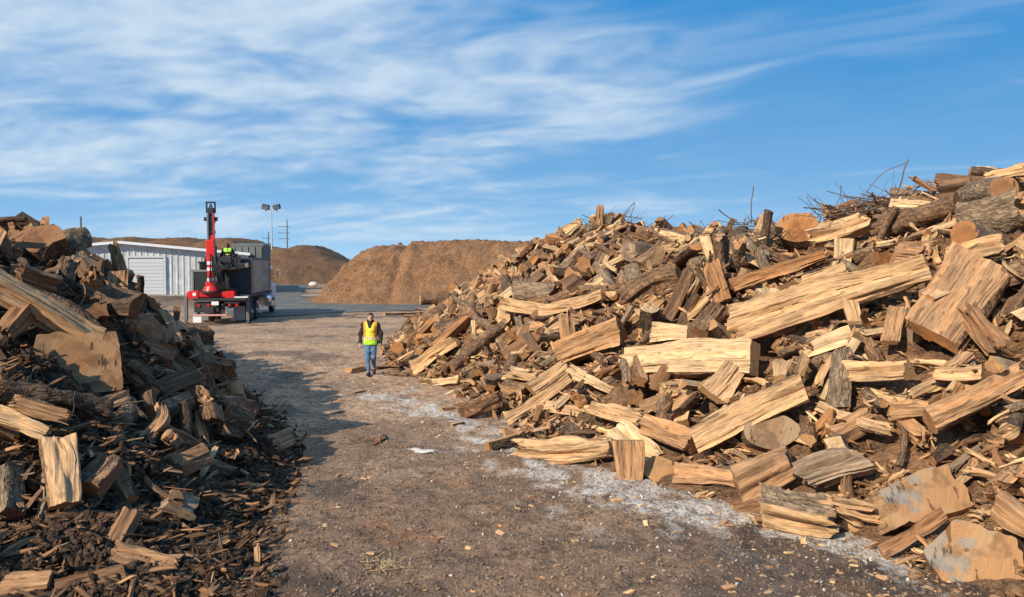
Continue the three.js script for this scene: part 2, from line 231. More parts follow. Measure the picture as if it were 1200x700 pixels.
// ---------------------------------------------------------------- wood pieces: one generator for logs, splits, slabs, blocks
// local axes: x along the piece, y its upper face, z across
function sectionOf(type, W, T, r, res) {
  const sides = [], hw = W / 2, ht = T / 2, j = a => (r() - 0.5) * a;
  const arc = (a0, a1, ry, rz, cy, n) => { const q = []; for (let i = 0; i <= n; i++) { const a = lerp(a0, a1, i / n); q.push([cy + Math.sin(a) * ry, Math.cos(a) * rz]); } return q; };
  const line = (p, q, n) => { const o = []; for (let i = 0; i <= n; i++) o.push([lerp(p[0], q[0], i / n), lerp(p[1], q[1], i / n)]); return o; };
  const n = res;
  if (type === 'round') sides.push(['bark', arc(0, -Math.PI * 2, ht, hw, 0, n * 4)]);
  else if (type === 'half') { const c = ht - j(T * 0.1); sides.push(['bark', arc(0, -Math.PI, T * 0.92, hw, c, n * 2)]); sides.push(['wood', line([c, -hw], [c + j(T * 0.16), j(W * 0.3)], n).concat(line([c + j(T * 0.16), j(W * 0.2)], [c, hw], n).slice(1))]); const s = sides[1][1]; s[n] = [c + j(T * 0.2), s[n][1]]; }
  else if (type === 'wedge') { const ap = [ht, j(W * 0.7)], a0 = -0.25 + j(0.4), a1 = -Math.PI + 0.25 + j(0.4); const b = arc(a0, a1, T * 0.62, hw * 1.05, -ht + T * 0.62, n * 2); sides.push(['bark', b]); sides.push(['wood', line(b[b.length - 1], ap, n + 1)]); sides.push(['wood', line(ap, b[0], n + 1)]); }
  else {
    let c;
    if (type === 'slab') c = [[ht + j(T * 0.3), -hw], [ht + j(T * 0.3), hw], [-ht + j(T * 0.4), hw + j(W * 0.12)], [-ht + j(T * 0.4), -hw + j(W * 0.12)]];
    else { const k = type === 'torn' ? 6 : 5; c = []; const o = r() * 6; for (let i = 0; i < k; i++) { const a = o - (i + j(type === 'torn' ? 0.55 : 0.4)) / k * Math.PI * 2, q = type === 'torn' ? 0.82 + r() * 0.34 : 0.94 + r() * 0.12; c.push([Math.sin(a) * ht * q * 1.12, Math.cos(a) * hw * q * 1.12]); } }
    const bk = type === 'torn' ? -1 : type === 'slab' ? (r() < 0.55 ? 1 : -1) : Math.floor(r() * c.length);
    for (let i = 0; i < c.length; i++) { const p = c[i], q = c[(i + 1) % c.length]; sides.push([i === bk || (type === 'block' && i === (bk + 1) % c.length) ? 'bark' : 'wood', line(p, q, Math.max(2, Math.round(n * (Math.hypot(p[0] - q[0], p[1] - q[1]) / (W + T) * 3))))]); }
  }
  return sides;
}
function makePiece(type, L, W, T, seed, o = {}) {
  const r = rngOf(seed), res = o.res || 3, m = o.seg || Math.max(5, Math.min(26, Math.round(L / (o.step || 0.1)))), S = (W + T) / 2;
  const sides = sectionOf(type, W, T, r, res);
  const tornA = o.tornA !== undefined ? o.tornA : type === 'torn' ? 0.35 * L : r() < 0.4 ? 0.2 * L : 0, tornB = o.tornB !== undefined ? o.tornB : type === 'torn' ? 0.3 * L : r() < 0.4 ? 0.2 * L : 0;
  const tl = o.tilt !== undefined ? o.tilt : 0.35, ta = [(r() - 0.5) * tl * 2, (r() - 0.5) * tl * 2], tb = [(r() - 0.5) * tl * 2, (r() - 0.5) * tl * 2], bend = (o.bend !== undefined ? o.bend : type === 'round' || type === 'torn' ? 0.045 : 0.018) * L, bp = r() * 6.3, twist = (r() - 0.5) * (o.twist || 0.5), tap = o.taper !== undefined ? o.taper : (type === 'round' ? 0.1 : 0.2) * (r() - 0.3), rough = (o.rough || 1) * (type === 'torn' ? 1.5 : 1), sx = seed * 13.7 % 97;
  const spike = (y, z, q) => { const a = n3(y * 3.2 / S + q, z * 3.2 / S, sx, 5), b = n3(y * 9 / S + q, z * 9 / S, sx, 6); return 0.55 * Math.abs(a) * 1.6 + 0.45 * Math.max(0, b) * 1.3; };
  const pos = (p, u, kind) => {
    const [y, z] = p, s0 = -L / 2 + ta[0] * y + ta[1] * z + (tornA ? tornA * spike(y, z, 3) : 0), s1 = L / 2 + tb[0] * y + tb[1] * z - (tornB ? tornB * spike(y, z, 9) : 0), s = lerp(s0, s1, u), v = s / L + 0.5;
    const ln = Math.hypot(y, z) || 1, fy = y / ln, fz = z / ln, edge = Math.min(1, ln / (S * 0.25));
    const wob = S * (0.11 * n3(s * 0.9 / S * 0.5 + sx, y * 1.3 / S, z * 1.3 / S, 1)), fib = kind === 'bark' ? S * 0.05 * n3(s * 3 / S + sx, y * 3.4 / S, z * 3.4 / S, 2) : 0;
    const st = n3(s * 0.55 / S + sx, y * 4.2 / S, z * 4.2 / S, 3), step = S * 0.135 * (Math.floor(st * 4) / 4 + 0.25 * st), fi = S * 0.06 * n3(s * 0.8 / S, y * 13 / S + sx, z * 13 / S, 4);
    const fa = o.fibre ? 0.011 * n3(s * 1.8 + sx, y * 40, z * 40, 15) + 0.007 * n3(s * 3.5, y * 85 + sx, z * 85, 16) : 0; let dsp = fa / rough + (wob + (type === 'round' ? fib * 1.4 : step + fi)); dsp *= rough * edge;
    const k = 1 - tap * (v - 0.5) * 2, a = twist * (v - 0.5), yy = (y + fy * dsp) * k, zz = (z + fz * dsp) * k, b = bend * (Math.sin(v * Math.PI) - 0.6);
    return [s, yy * Math.cos(a) - zz * Math.sin(a) + b * Math.sin(bp), yy * Math.sin(a) + zz * Math.cos(a) + b * Math.cos(bp)];
  };
  const parts = { wood: { p: [], u: [], i: [] }, bark: { p: [], u: [], i: [] } }, uo = [r() * 3, r() * 3];
  for (const [kind, pts] of sides) {
    const d = parts[kind], base = d.p.length / 3, n = pts.length; let acc = 0;
    for (let a = 0; a < n; a++) { if (a) acc += Math.hypot(pts[a][0] - pts[a - 1][0], pts[a][1] - pts[a - 1][1]); for (let b = 0; b <= m; b++) { const q = pos(pts[a], b / m, kind); d.p.push(...q); d.u.push(kind === 'wood' ? (acc + uo[0]) / 0.5 + base * 0.013 : (acc + uo[0]) / 0.7, kind === 'wood' ? (q[0] + uo[1]) / 1.0 : (q[0] + uo[1]) / 0.7); } }
    for (let a = 0; a + 1 < n; a++) for (let b = 0; b < m; b++) { const k = base + a * (m + 1) + b; d.i.push(k, k + m + 1, k + 1, k + 1, k + m + 1, k + m + 2); }
  }
  const ring = []; for (const [kind, pts] of sides) for (let a = 0; a + 1 < pts.length; a++) ring.push([pts[a], kind]);
  let cy = 0, cz = 0; for (const [q] of ring) { cy += q[0] / ring.length; cz += q[1] / ring.length; }
  const caps = [];
  for (const e of [0, 1]) {
    const torn = e ? tornB : tornA, d = { p: [], u: [], i: [] }, K = torn ? 4 : Math.max(2, o.capRings || 2), n = ring.length, off = [0.5 + (r() - 0.5) * 0.1, 0.5 + (r() - 0.5) * 0.1];
    for (let k = 0; k <= K; k++) for (let a = 0; a < n; a++) { const f = 1 - k / K, q = ring[a][0], pp = [cy + (q[0] - cy) * f, cz + (q[1] - cz) * f], w = pos(pp, e, ring[a][1]); d.p.push(...w); if (torn) d.u.push((pp[1] + uo[0]) / 0.5, (w[0] + uo[1]) / 0.6); else d.u.push(off[0] + w[2] / 1.1, off[1] + w[1] / 1.1); }
    for (let k = 0; k < K; k++) for (let a = 0; a < n; a++) { const b = (a + 1) % n, A = k * n + a, B = k * n + b, C = A + n, D = B + n; if (e) d.i.push(A, B, C, B, D, C); else d.i.push(A, C, B, B, C, D); }
    caps.push([torn ? 'torn_end' : 'sawn_end', d]);
  }
  const geo = d => { const g = new THREE.BufferGeometry(); g.setAttribute('position', new THREE.Float32BufferAttribute(d.p, 3)); g.setAttribute('uv', new THREE.Float32BufferAttribute(d.u, 2)); g.setIndex(d.i); g.computeVertexNormals(); return g; };
  const out = []; if (parts.wood.i.length) out.push(['split_face', geo(parts.wood)]); if (parts.bark.i.length) out.push(['bark', geo(parts.bark)]); for (const [n, d] of caps) out.push([n, geo(d)]);
  return { type, L, W, T, parts: out };
}
function partMat(n, look) { return n === 'bark' ? barkMat(look.bark) : n === 'sawn_end' ? endMat(look.end || look.tone, look.v) : woodMat(look.tone, look.v); }
function putPiece(piece, name, look, matrix, label, category, group) {
  const o = thing(name, label, category, 0, 0, 0, 0, group); matrix.decompose(o.position, o.quaternion, o.scale);
  for (const [n, g] of piece.parts) mesh(n, g, partMat(n, look), o);
  return o;
}

// ---------------------------------------------------------------- the two wood piles
const POLY_R = [[8, -4.5], [5.5, -6.5], [4.45, -8.3], [4.1, -9.5], [3.1, -10.5], [2.2, -12.2], [1.6, -13.3], [0.1, -14.7], [-0.2, -17.4], [-2.1, -22], [-3.4, -25.2], [-4.3, -29], [-4.6, -36], [-2.5, -42], [4, -45], [16, -42], [22, -25], [22, -8], [16, -3]];
const POLY_L = [[-3.6, -7.3], [-2.65, -8.3], [-2.95, -9.1], [-3.25, -10.9], [-3.55, -13.5], [-4.5, -16.5], [-6.0, -19.5], [-8.2, -23.7], [-10.2, -27.5], [-12.3, -31.5], [-15.5, -34], [-24, -32], [-27, -22], [-22, -14], [-16, -10.4], [-10, -7.9], [-6, -6.9]];
const capR = (x, z) => 3.58 + 1.02 * sstep(5.4, 8.2, x) * sstep(-24, -15, z) + 1.0 * Math.exp(-(Math.pow((x - 2.7) / 1.5, 2) + Math.pow((z + 28) / 3, 2)));
const baseR = heapBase(POLY_R, 0.70, capR, 0.3);
const targetR = (x, z) => { const b = baseR(x, z); return b + clamp(b * 1.2, 0, 1) * ((fbm(x * 0.55, z * 0.55, 3, 0, 0, 710) - 0.5) * 0.6); };
const capL = (x, z) => 3.7 - 1.0 * sstep(-19, -30, z);
const baseL = (x, z) => { const d = polyDist(POLY_L, x, z), s = lerp(0.66, 0.92, sstep(-9.5, -15, z)); return d < 0 ? d * s : smin(d * s, capL(x, z), 0.35); };
const targetL = (x, z) => { const b = baseL(x, z); return b + clamp(b, 0, 1) * ((fbm(x * 0.6 + 4, z * 0.6, 3, 0, 0, 720) - 0.5) * 1.0); };
class Field {
  constructor(b, cell, target, core) { [this.x0, this.x1, this.z0, this.z1] = b; this.c = cell; this.nx = Math.ceil((this.x1 - this.x0) / cell) + 1; this.nz = Math.ceil((this.z1 - this.z0) / cell) + 1; this.h = new Float32Array(this.nx * this.nz); this.t = new Float32Array(this.nx * this.nz); for (let j = 0; j < this.nz; j++) for (let i = 0; i < this.nx; i++) { const x = this.x0 + i * cell, z = this.z0 + j * cell, t = target(x, z); this.t[j * this.nx + i] = t; this.h[j * this.nx + i] = Math.max(core(x, z, t), 0); } }
  id(x, z) { const i = clamp(Math.round((x - this.x0) / this.c), 0, this.nx - 1), j = clamp(Math.round((z - this.z0) / this.c), 0, this.nz - 1); return j * this.nx + i; }
  get(x, z) { return this.h[this.id(x, z)]; } goal(x, z) { return Math.max(0, this.t[this.id(x, z)]); }
  seen() { // what the camera, or one a step to either side, can see of the goal surface
    const v = new Uint8Array(this.nx * this.nz);
    for (const [ex, ez] of [[0, 0], [-1.2, 0], [1.2, 0]]) for (let j = 0; j < this.nz; j += 3) for (let i = 0; i < this.nx; i += 3) {
      const x = this.x0 + i * this.c, z = this.z0 + j * this.c, t = Math.max(0, this.t[j * this.nx + i]) + 0.35; let ok = 1; const n = 40;
      for (let s = 1; s < n && ok; s++) { const f = s / n, a = lerp(ex, x, f), b = lerp(ez, z, f); if (a > this.x0 && a < this.x1 && b > this.z0 && b < this.z1 && this.goal(a, b) > lerp(EYE, t, f) + 0.05) ok = 0; }
      if (ok) for (let p = -4; p <= 4; p++) for (let q = -4; q <= 4; q++) { const jj = j + p, ii = i + q; if (jj >= 0 && ii >= 0 && jj < this.nz && ii < this.nx) v[jj * this.nx + ii] = 1; }
    }
    return v;
  }
  drop(x, z, yaw, L, W, T, sink) { // rests a piece on its two supports; returns its frame
    const cx = Math.cos(yaw), cz = Math.sin(yaw), n = Math.max(4, Math.ceil(L / 0.09)), pr = [];
    let a = 0, b = 0, k = 0; for (let i = 0; i <= n; i += 2) { const s = (i / n - 0.5) * L * 0.9; a += this.get(x + cx * s - cz * W * 0.5, z + cz * s + cx * W * 0.5); b += this.get(x + cx * s + cz * W * 0.5, z + cz * s - cx * W * 0.5); k++; }
    const cross = clamp((a - b) / k / W, -1.1, 1.1);
    for (let i = 0; i <= n; i++) { const s = (i / n - 0.5) * L * 0.92; let m = -9; for (const w of [-0.36, 0, 0.36]) m = Math.max(m, this.get(x + cx * s - cz * W * w, z + cz * s + cx * W * w) - cross * w * W); pr.push([s, m]); }
    const hull = []; for (const p of pr) { while (hull.length > 1) { const [q, r] = [hull[hull.length - 2], hull[hull.length - 1]]; if ((r[0] - q[0]) * (p[1] - q[1]) - (r[1] - q[1]) * (p[0] - q[0]) >= 0) hull.pop(); else break; } hull.push(p); }
    let e = [hull[0], hull[1]]; for (let i = 0; i + 1 < hull.length; i++) if (hull[i][0] <= 0.001 && hull[i + 1][0] >= 0) e = [hull[i], hull[i + 1]];
    const sl = clamp((e[1][1] - e[0][1]) / (e[1][0] - e[0][0]), -2.2, 2.2), y0 = e[0][1] - sl * e[0][0] - sink * T;
    return { x, z, y0, sl, cross, cx, cz, L, W, T, y: y0 + T * 0.5 * Math.sqrt(1 + sl * sl) };
  }
  raise(f) { const n = Math.ceil(f.L / (this.c * 0.7)), w = Math.ceil(f.W / (this.c * 0.7)), cs = 1 / Math.sqrt(1 + f.sl * f.sl); for (let i = 0; i <= n; i++) for (let k = 0; k <= w; k++) { const s = (i / n - 0.5) * f.L * cs, o = (k / w - 0.5) * f.W, id = this.id(f.x + f.cx * s - f.cz * o, f.z + f.cz * s + f.cx * o), y = f.y0 + f.sl * s + f.cross * o + f.T * (0.95 - 0.5 * Math.abs(o / f.W)); if (y > this.h[id]) this.h[id] = y; } }
}
const coreNoise = (x, z) => (fbm(x * 2.1, z * 2.1, 3, 0, 0, 730) - 0.5) * 0.3;
const FR = new Field([-6, 14, -46, -3], 0.07, targetR, (x, z, t) => t - 0.42 * clamp(t * 1.2, 0, 1) + coreNoise(x, z) * clamp(t, 0, 1));
const FL = new Field([-24, -1.2, -36, -3], 0.07, targetL, (x, z, t) => t - 0.30 * clamp(t * 1.2, 0, 1) + coreNoise(x, z) * clamp(t, 0, 1));
function hit(field, px, py) { const r = ray(px, py), p = camera.position.clone(); for (let d = 4; d < 75; d += 0.04) { const x = r.x * d, y = EYE + r.y * d, z = r.z * d; const g = (x > field.x0 && x < field.x1 && z > field.z0 && z < field.z1) ? field.goal(x, z) : 0; if (y <= g) { if (g > 0.05 || py > 345) return new THREE.Vector3(x, y, z); break; } } for (let q = py + 2; q < 345 && py < 345; q += 2) { const r2 = ray(px, q); for (let d = 4; d < 45; d += 0.06) { const x = r2.x * d, y = EYE + r2.y * d, z = r2.z * d; if (x > field.x0 && x < field.x1 && z > field.z0 && z < field.z1 && y <= field.goal(x, z) && y > 0.6) return at(px, py, toPix(new THREE.Vector3(x, y, z))[2]); } } return onGround(px, Math.max(py, 340)); }
// the fill of bark and splinters under the logs
function coreMesh(field, name, material, label, lump) {
  const g = heapMesh([field.x0, field.x1, field.z0, field.z1], 0.1, (x, z) => { const t = field.t[field.id(x, z)]; if (t < -0.2) return t; const e = clamp(t, 0, 1); return field.h0[field.id(x, z)] - 0.03 + e * lump * ((fbm(x * 4, z * 4, 3, 0, 0, 740) - 0.5) * 0.3 + (fbm(x * 11, z * 11, 2, 0, 0, 745) - 0.5) * 0.13) - (t < 0.05 ? 0.08 : 0); }, 1.6);
  const o = new THREE.Mesh(g, material); o.castShadow = o.receiveShadow = true; return stuff(o, name, label, 'debris');
}
FR.h0 = FR.h.slice(); FL.h0 = FL.h.slice();
for (const f of [FR, FL]) for (let i = 0; i < f.h0.length; i++) if (f.t[i] < 0.02) f.h0[i] = Math.min(f.h0[i], f.t[i]);
coreMesh(FR, 'bark_debris', new THREE.MeshStandardMaterial({ map: SOIL.map, bumpMap: SOIL.bump, bumpScale: 0.05, color: lin(0.52, 0.32, 0.185), roughness: 1 }), 'brown bark and splinter debris filling the pale split wood pile', 1);
coreMesh(FL, 'soil_debris', new THREE.MeshStandardMaterial({ map: SOIL.map, bumpMap: SOIL.bump, bumpScale: 0.07, color: lin(0.34, 0.205, 0.12), roughness: 1 }), 'dark soil and shredded roots filling the stump pile', 1.25);

// ---------------------------------------------------------------- pieces that can be named one by one
const HERO = [];
// along: a, b ends and t width as seen (photograph pixels, turned into metres where the sight line meets the pile); facing: c centre, w, h of the end that faces the camera, len metres
function heroAlong(F_, a, b, t, type, look, name, label, lm, o = {}) {
  const ha = hit(F_, ...a), hb = hit(F_, ...b); let da = toPix(ha)[2], db = toPix(hb)[2]; const dm = o.depth || (da + db) / 2, lim = (o.deep === undefined ? 0.45 : o.deep) * Math.hypot(a[0] - b[0], a[1] - b[1]) * dm / F;
  if (o.depth) da = db = dm; da = clamp(da, dm - lim, dm + lim); db = clamp(db, dm - lim, dm + lim);
  const W = t * dm / F, T = W * (o.flat || (type === 'slab' ? 0.4 : 0.8)), lift = (o.lift === undefined ? 0.3 : o.lift) * Math.min(W, T) + 0.04;
  const A = at(...a, da - lift + (o.pa || 0)), B = at(...b, db - lift + (o.pb || 0)), X = B.clone().sub(A), L = X.length(); X.normalize();
  const mid = A.clone().add(B).multiplyScalar(0.5), C = camera.position.clone().sub(mid).normalize(); C.addScaledVector(new THREE.Vector3(0, 1, 0), o.up || 0.25); let Y = C.addScaledVector(X, -C.dot(X)).normalize(), Z = X.clone().cross(Y).normalize();
  const m = new THREE.Matrix4().makeBasis(X, Y, Z); if (o.roll) m.multiply(new THREE.Matrix4().makeRotationX(o.roll)); m.setPosition(mid);
  const piece = makePiece(type, L, W, T, 1000 + HERO.length * 17, Object.assign({ res: 12, step: 0.04, capRings: 4, tilt: 0.15, fibre: type !== 'round' }, o.make));
  const obj = putPiece(piece, name, look, m, label, o.cat || 'log', o.group);
  HERO.push({ a, b, t: t * 0.5, d: dm - lift, deep: T * 0.6, lm, obj, field: F_, pts: [A, mid, B], L, W, T, m });
}
function heroFacing(F_, c, w, h, len, type, look, name, label, lm, o = {}) {
  const hc = hit(F_, ...c), d = o.depth || toPix(hc)[2] - 0.05, W = w * d / F, T = h * d / F, front = at(...c, d - 0.12);
  const C = camera.position.clone().sub(front).normalize(), yaw = (o.yaw || 0) * Math.PI / 180, pit = (o.pitch || 0) * Math.PI / 180;
  const X = C.clone().applyAxisAngle(new THREE.Vector3(0, 1, 0), yaw); const side = new THREE.Vector3(0, 1, 0).cross(X).normalize(); X.applyAxisAngle(side, -pit).normalize(); let Y = X.clone().cross(side).normalize(); if (Y.y < 0) Y.negate(); const Z = X.clone().cross(Y);
  const m = new THREE.Matrix4().makeBasis(X, Y, Z); m.multiply(new THREE.Matrix4().makeRotationX((o.roll || 0) * Math.PI / 180)); m.setPosition(front.clone().addScaledVector(X, -len / 2));
  const piece = makePiece(type, len, W, T, 1000 + HERO.length * 17, Object.assign({ res: 10, step: 0.05, capRings: 6, tilt: 0.12, tornA: 0, tornB: 0, rough: type === 'round' ? 0.55 : 0.3 }, o.make));
  const obj = putPiece(piece, name, look, m, label, o.cat || 'log', o.group);
  HERO.push({ a: c, b: c, t: Math.max(w, h) * 0.58, d: d - 0.1, deep: len * 0.75, lm, obj, field: F_, pts: [front, front.clone().addScaledVector(X, -len)], L: len, W, T, m });
}
const K = (tone, bark = 'brown', end, v = 0) => ({ tone, bark, end, v });
{
  const f = FR, A = (...x) => heroAlong(f, ...x), B = (...x) => heroFacing(f, ...x);
  A([862, 384], [1089, 314], 40, 'half', K('straw', 'brown', 'straw'), 'peeled_log', 'long pale peeled log slanting across the middle of the pale wood pile', 'the long peeled log', { make: { taper: 0.22, tornA: 0.12, tornB: 0, bend: 0.02, twist: 0.2 }, lift: 0.7 });
  A([1088, 392], [1148, 305], 68, 'slab', K('tan', 'red', 'orange'), 'wood_slab', 'broad reddish tan slab tilted steeply up beside the long peeled log', 'the broad tilted slab', { cat: 'slab', lift: 0.8, flat: 0.22, make: { tornA: 0, tornB: 0, taper: -0.06, tilt: 0.1, rough: 0.7 } });
  A([735, 424], [885, 418], 38, 'slab', K('cream', 'brown', 'straw'), 'wood_slab', 'thick cream coloured slab lying level at mid height with two knots', 'the level cream slab', { cat: 'slab', flat: 0.5, lift: 0.8, make: { tornA: 0, tornB: 0, rough: 0.6, twist: 0.1 } });
  A([766, 390], [808, 391], 22, 'slab', K('cream'), 'wood_slab', 'small cream block lying level under the dark leaning beam', 'the small cream block', { cat: 'slab', flat: 0.6, lift: 0.8, make: { tornA: 0, tornB: 0, rough: 0.6 } });
  A([781, 377], [808, 320], 14, 'slab', K('dark', 'black', 'dark'), 'wood_beam', 'dark brown weathered beam leaning upright above the small cream block', 'the dark leaning beam', { cat: 'beam', flat: 0.7, lift: 1.2, make: { tornA: 0, tornB: 0, rough: 0.4, tilt: 0.05 } });
  B([1130, 276], 38, 34, 1.1, 'round', K('tan', 'grey', 'orange'), 'round_log', 'round bark covered log with tan sawn end near the crest', 'the round log with the tan end', { yaw: -38, pitch: 12 });
  B([936, 268], 52, 40, 0.9, 'round', K('tan', 'brown', 'orange', 1), 'round_log', 'large round log with broad orange tan sawn end on the crest', 'the large orange ended log', { yaw: -12, pitch: 18 });
  B([1177, 221], 42, 32, 1.0, 'round', K('tan', 'grey', 'tan'), 'round_log', 'round log with tan sawn end lying on top beside the dark stump', 'the topmost round log', { yaw: 30, pitch: 8 });
  A([1096, 209], [1155, 214], 12, 'slab', K('dark', 'black', 'dark'), 'wood_slab', 'dark weathered slab lying level on top of the dark stump', 'the dark slab on top', { cat: 'slab', lift: 1.2 });
  A([1102, 230], [1142, 222], 30, 'block', K('dark', 'black', 'brown'), 'stump_piece', 'dark split stump under the dark slab on the crest', 'the dark crest stump', { cat: 'stump' });
  A([1152, 208], [1206, 198], 12, 'slab', K('straw', 'brown'), 'wood_slab', 'pale straw slab at the very top of the pale wood pile', 'the topmost straw slab', { cat: 'slab', lift: 1 });
  A([1122, 256], [1204, 242], 42, 'round', K('tan', 'grey', 'tan'), 'bark_log', 'thick gnarled log with grey brown bark below the topmost round log', 'the thick gnarled log', { make: { tornA: 0.1, bend: 0.06, rough: 1.5 } });
  A([1030, 266], [1124, 238], 24, 'round', K('brown', 'brown', 'brown'), 'bark_log', 'dark bark log slanting up along the crest', 'the slanting crest log', { make: { rough: 1.4 } });
  A([1044, 238], [1090, 241], 10, 'slab', K('cream'), 'wood_slab', 'thin cream slab on the crest beside the twigs', 'the thin cream crest slab', { cat: 'slab', lift: 1 });
  A([948, 284], [1022, 258], 30, 'torn', K('straw'), 'torn_log', 'pale torn log lying just below the large orange ended log', 'the pale torn crest log');
  A([1106, 302], [1178, 286], 22, 'slab', K('straw'), 'wood_slab', 'pale straw slab lying above the broad tilted slab', 'the pale straw slab', { cat: 'slab', flat: 0.7, lift: 1 });
  A([858, 336], [965, 300], 15, 'half', K('orange', 'red'), 'split_log', 'thin orange brown split log rising above the long peeled log', 'the thin orange log');
  A([940, 334], [992, 316], 20, 'wedge', K('straw', 'black', 'straw'), 'split_log', 'dark backed wedge with pale lower face above the long peeled log', 'the dark backed wedge', { roll: 0.6 });
  A([1052, 296], [1084, 300], 22, 'block', K('tan', 'brown', 'tan'), 'wood_chunk', 'tan chunk under the slanting crest log', 'the tan crest chunk', { cat: 'chunk' });
  A([622, 458], [666, 428], 17, 'slab', K('straw', 'brown', 'straw'), 'split_log', 'straw coloured split log forming the upper arm of a V near the foot', 'the upper V log', { flat: 0.9, lift: 1.2, make: { tornA: 0, rough: 0.7 } });
  A([594, 494], [668, 444], 13, 'half', K('straw', 'brown', 'cream'), 'split_log', 'long thin split log at the foot pointing up toward the V', 'the long thin foot log', { lift: 1.2, make: { rough: 0.8 } });
  A([664, 430], [728, 464], 11, 'torn', K('cream'), 'splinter', 'long cream splinter slanting down from the V of logs', 'the long cream splinter', { lift: 1.2 });
  A([598, 530], [718, 527], 29, 'torn', K('straw', 'brown', 'straw'), 'torn_log', 'pale torn log lying flat on the soil at the foot', 'the pale torn foot log', { lift: 0.9, flat: 0.8, make: { tornA: 0.5, tornB: 0.15 } });
  A([738, 572], [737, 516], 32, 'slab', K('tan', 'brown', 'tan'), 'wood_block', 'smooth tan block standing on end at the foot', 'the standing tan block', { cat: 'block', flat: 0.6, lift: 1.5, deep: 0.05, make: { tornA: 0, tornB: 0, rough: 0.5, tilt: 0.06, taper: -0.14 } });
  B([776, 552], 48, 36, 0.5, 'block', K('tan', 'brown', 'straw'), 'wood_chunk', 'wedge shaped chunk with tan sawn face beside the standing tan block', 'the tan wedge chunk', { cat: 'chunk', yaw: 10, pitch: 14 });
  A([722, 503], [772, 540], 26, 'slab', K('cream', 'brown'), 'wood_slab', 'cream slab leaning behind the tan wedge chunk', 'the leaning cream slab', { cat: 'slab' });
  A([792, 556], [872, 562], 22, 'slab', K('tan', 'brown', 'tan'), 'wood_slab', 'flat tan slab lying at the foot beside the tan wedge chunk', 'the flat tan foot slab', { cat: 'slab', flat: 0.5 });
  A([866, 576], [930, 542], 50, 'block', K('tan', 'brown', 'tan', 1), 'wood_chunk', 'large dull tan chunk at the foot with smooth worn face', 'the dull tan chunk', { cat: 'chunk', make: { rough: 1.0, tilt: 0.55, tornA: 0, tornB: 0.1 } });
  A([944, 562], [1010, 540], 40, 'block', K('grey', 'brown', 'grey', 1), 'wood_chunk', 'grey brown chunk wedged behind the pale torn stump', 'the grey brown chunk', { cat: 'chunk', make: { rough: 1.1, tilt: 0.55, tornA: 0.1, tornB: 0 } });
  A([862, 596], [905, 590], 22, 'block', K('brown', 'brown', 'tan', 1), 'wood_chunk', 'small brown chunk on the soil before the dull tan chunk', 'the small brown chunk', { cat: 'chunk' });
  A([892, 594], [988, 608], 50, 'block', K('straw', 'grey', 'grey', 1), 'torn_stump', 'pale torn stump with shredded fibres lying at the foot', 'the pale torn stump', { cat: 'stump', lift: 0.8, flat: 0.9, make: { tornA: 0.08, tornB: 0.45, rough: 1.2, tilt: 0.4 } });
  [[960, 590, 1012, 618, 12], [968, 602, 1020, 634, 10], [962, 612, 1004, 640, 9], [972, 584, 1024, 596, 11], [954, 622, 990, 636, 8], [976, 596, 1034, 612, 9]].forEach(([x1, y1, x2, y2, t], i) => A([x1, y1], [x2, y2], t, 'torn', K(i % 2 ? 'straw' : 'cream'), 'splinter', ['pale splinter bent down from the end of the torn stump', 'longest splinter hanging off the torn stump to the soil', 'short splinter under the shredded end of the torn stump', 'topmost splinter at the shredded end of the torn stump', 'smallest splinter below the torn stump', 'level splinter pointing from torn stump to rust orange block'][i], 'the shredded splinters', { cat: 'splinter', lift: 1.5, depth: 10.1 - i * 0.03 }));
  B([1082, 582], 104, 56, 0.75, 'slab', K('straw', 'grey', 'stained', 1), 'wood_block', 'rust orange and grey block with pale split edges at the foot', 'the rust orange block', { cat: 'block', yaw: 14, pitch: 22, roll: 14, make: { rough: 0.5 } });
  A([1034, 650], [1108, 604], 16, 'half', K('brown', 'brown', 'tan'), 'split_log', 'brown split log propped under the rust orange block', 'the propped brown log', { lift: 1.2 });
  B([1142, 654], 112, 88, 0.7, 'block', K('tan', 'brown', 'stained', 1), 'stump_block', 'largest block with grey streaked orange sawn face at the near foot', 'the largest sawn block', { cat: 'stump', yaw: -8, pitch: 8, roll: 12 });
  A([815, 516], [944, 456], 33, 'half', K('straw', 'brown', 'tan'), 'split_log', 'thick tan split log slanting up across the lower slope', 'the thick slanting split log', { lift: 1, make: { tornA: 0, rough: 0.8 } });
  B([902, 505], 62, 38, 0.8, 'round', K('grey', 'brown', 'grey', 1), 'round_log', 'round log with dull grey sawn end on the lower slope', 'the grey ended log', { yaw: 8, pitch: 16 });
  A([958, 477], [1046, 508], 13, 'slab', K('straw'), 'wood_slab', 'narrow straw slab slanting down beside the grey ended log', 'the narrow straw slab', { cat: 'slab', lift: 1.2 });
  A([1040, 482], [1090, 480], 20, 'slab', K('tan'), 'wood_slab', 'short tan slab in shade under the broad tilted slab', 'the short shaded slab', { cat: 'slab', lift: 1 });
  A([1088, 496], [1204, 440], 28, 'half', K('tan', 'brown', 'tan'), 'split_log', 'long tan split log slanting up below the broad tilted slab', 'the long tan split log', { lift: 1 });
  A([538, 482], [588, 464], 20, 'half', K('brown', 'red', 'tan'), 'bark_log', 'lone red brown bark log lying on the soil in front of the pile', 'the lone bark log', { roll: Math.PI * 0.9, depth: 17.6 });
  A([494, 449], [538, 446], 9, 'slab', K('cream'), 'wood_slab', 'lone cream slab lying flat on the soil near the walking person', 'the lone cream slab', { cat: 'slab', lift: 1 });
  A([590, 363], [708, 354], 14, 'half', K('straw', 'brown'), 'split_log', 'long pale forked log lying level on the far slope', 'the long level far log', { make: { bend: 0.08 }, lift: 1 });
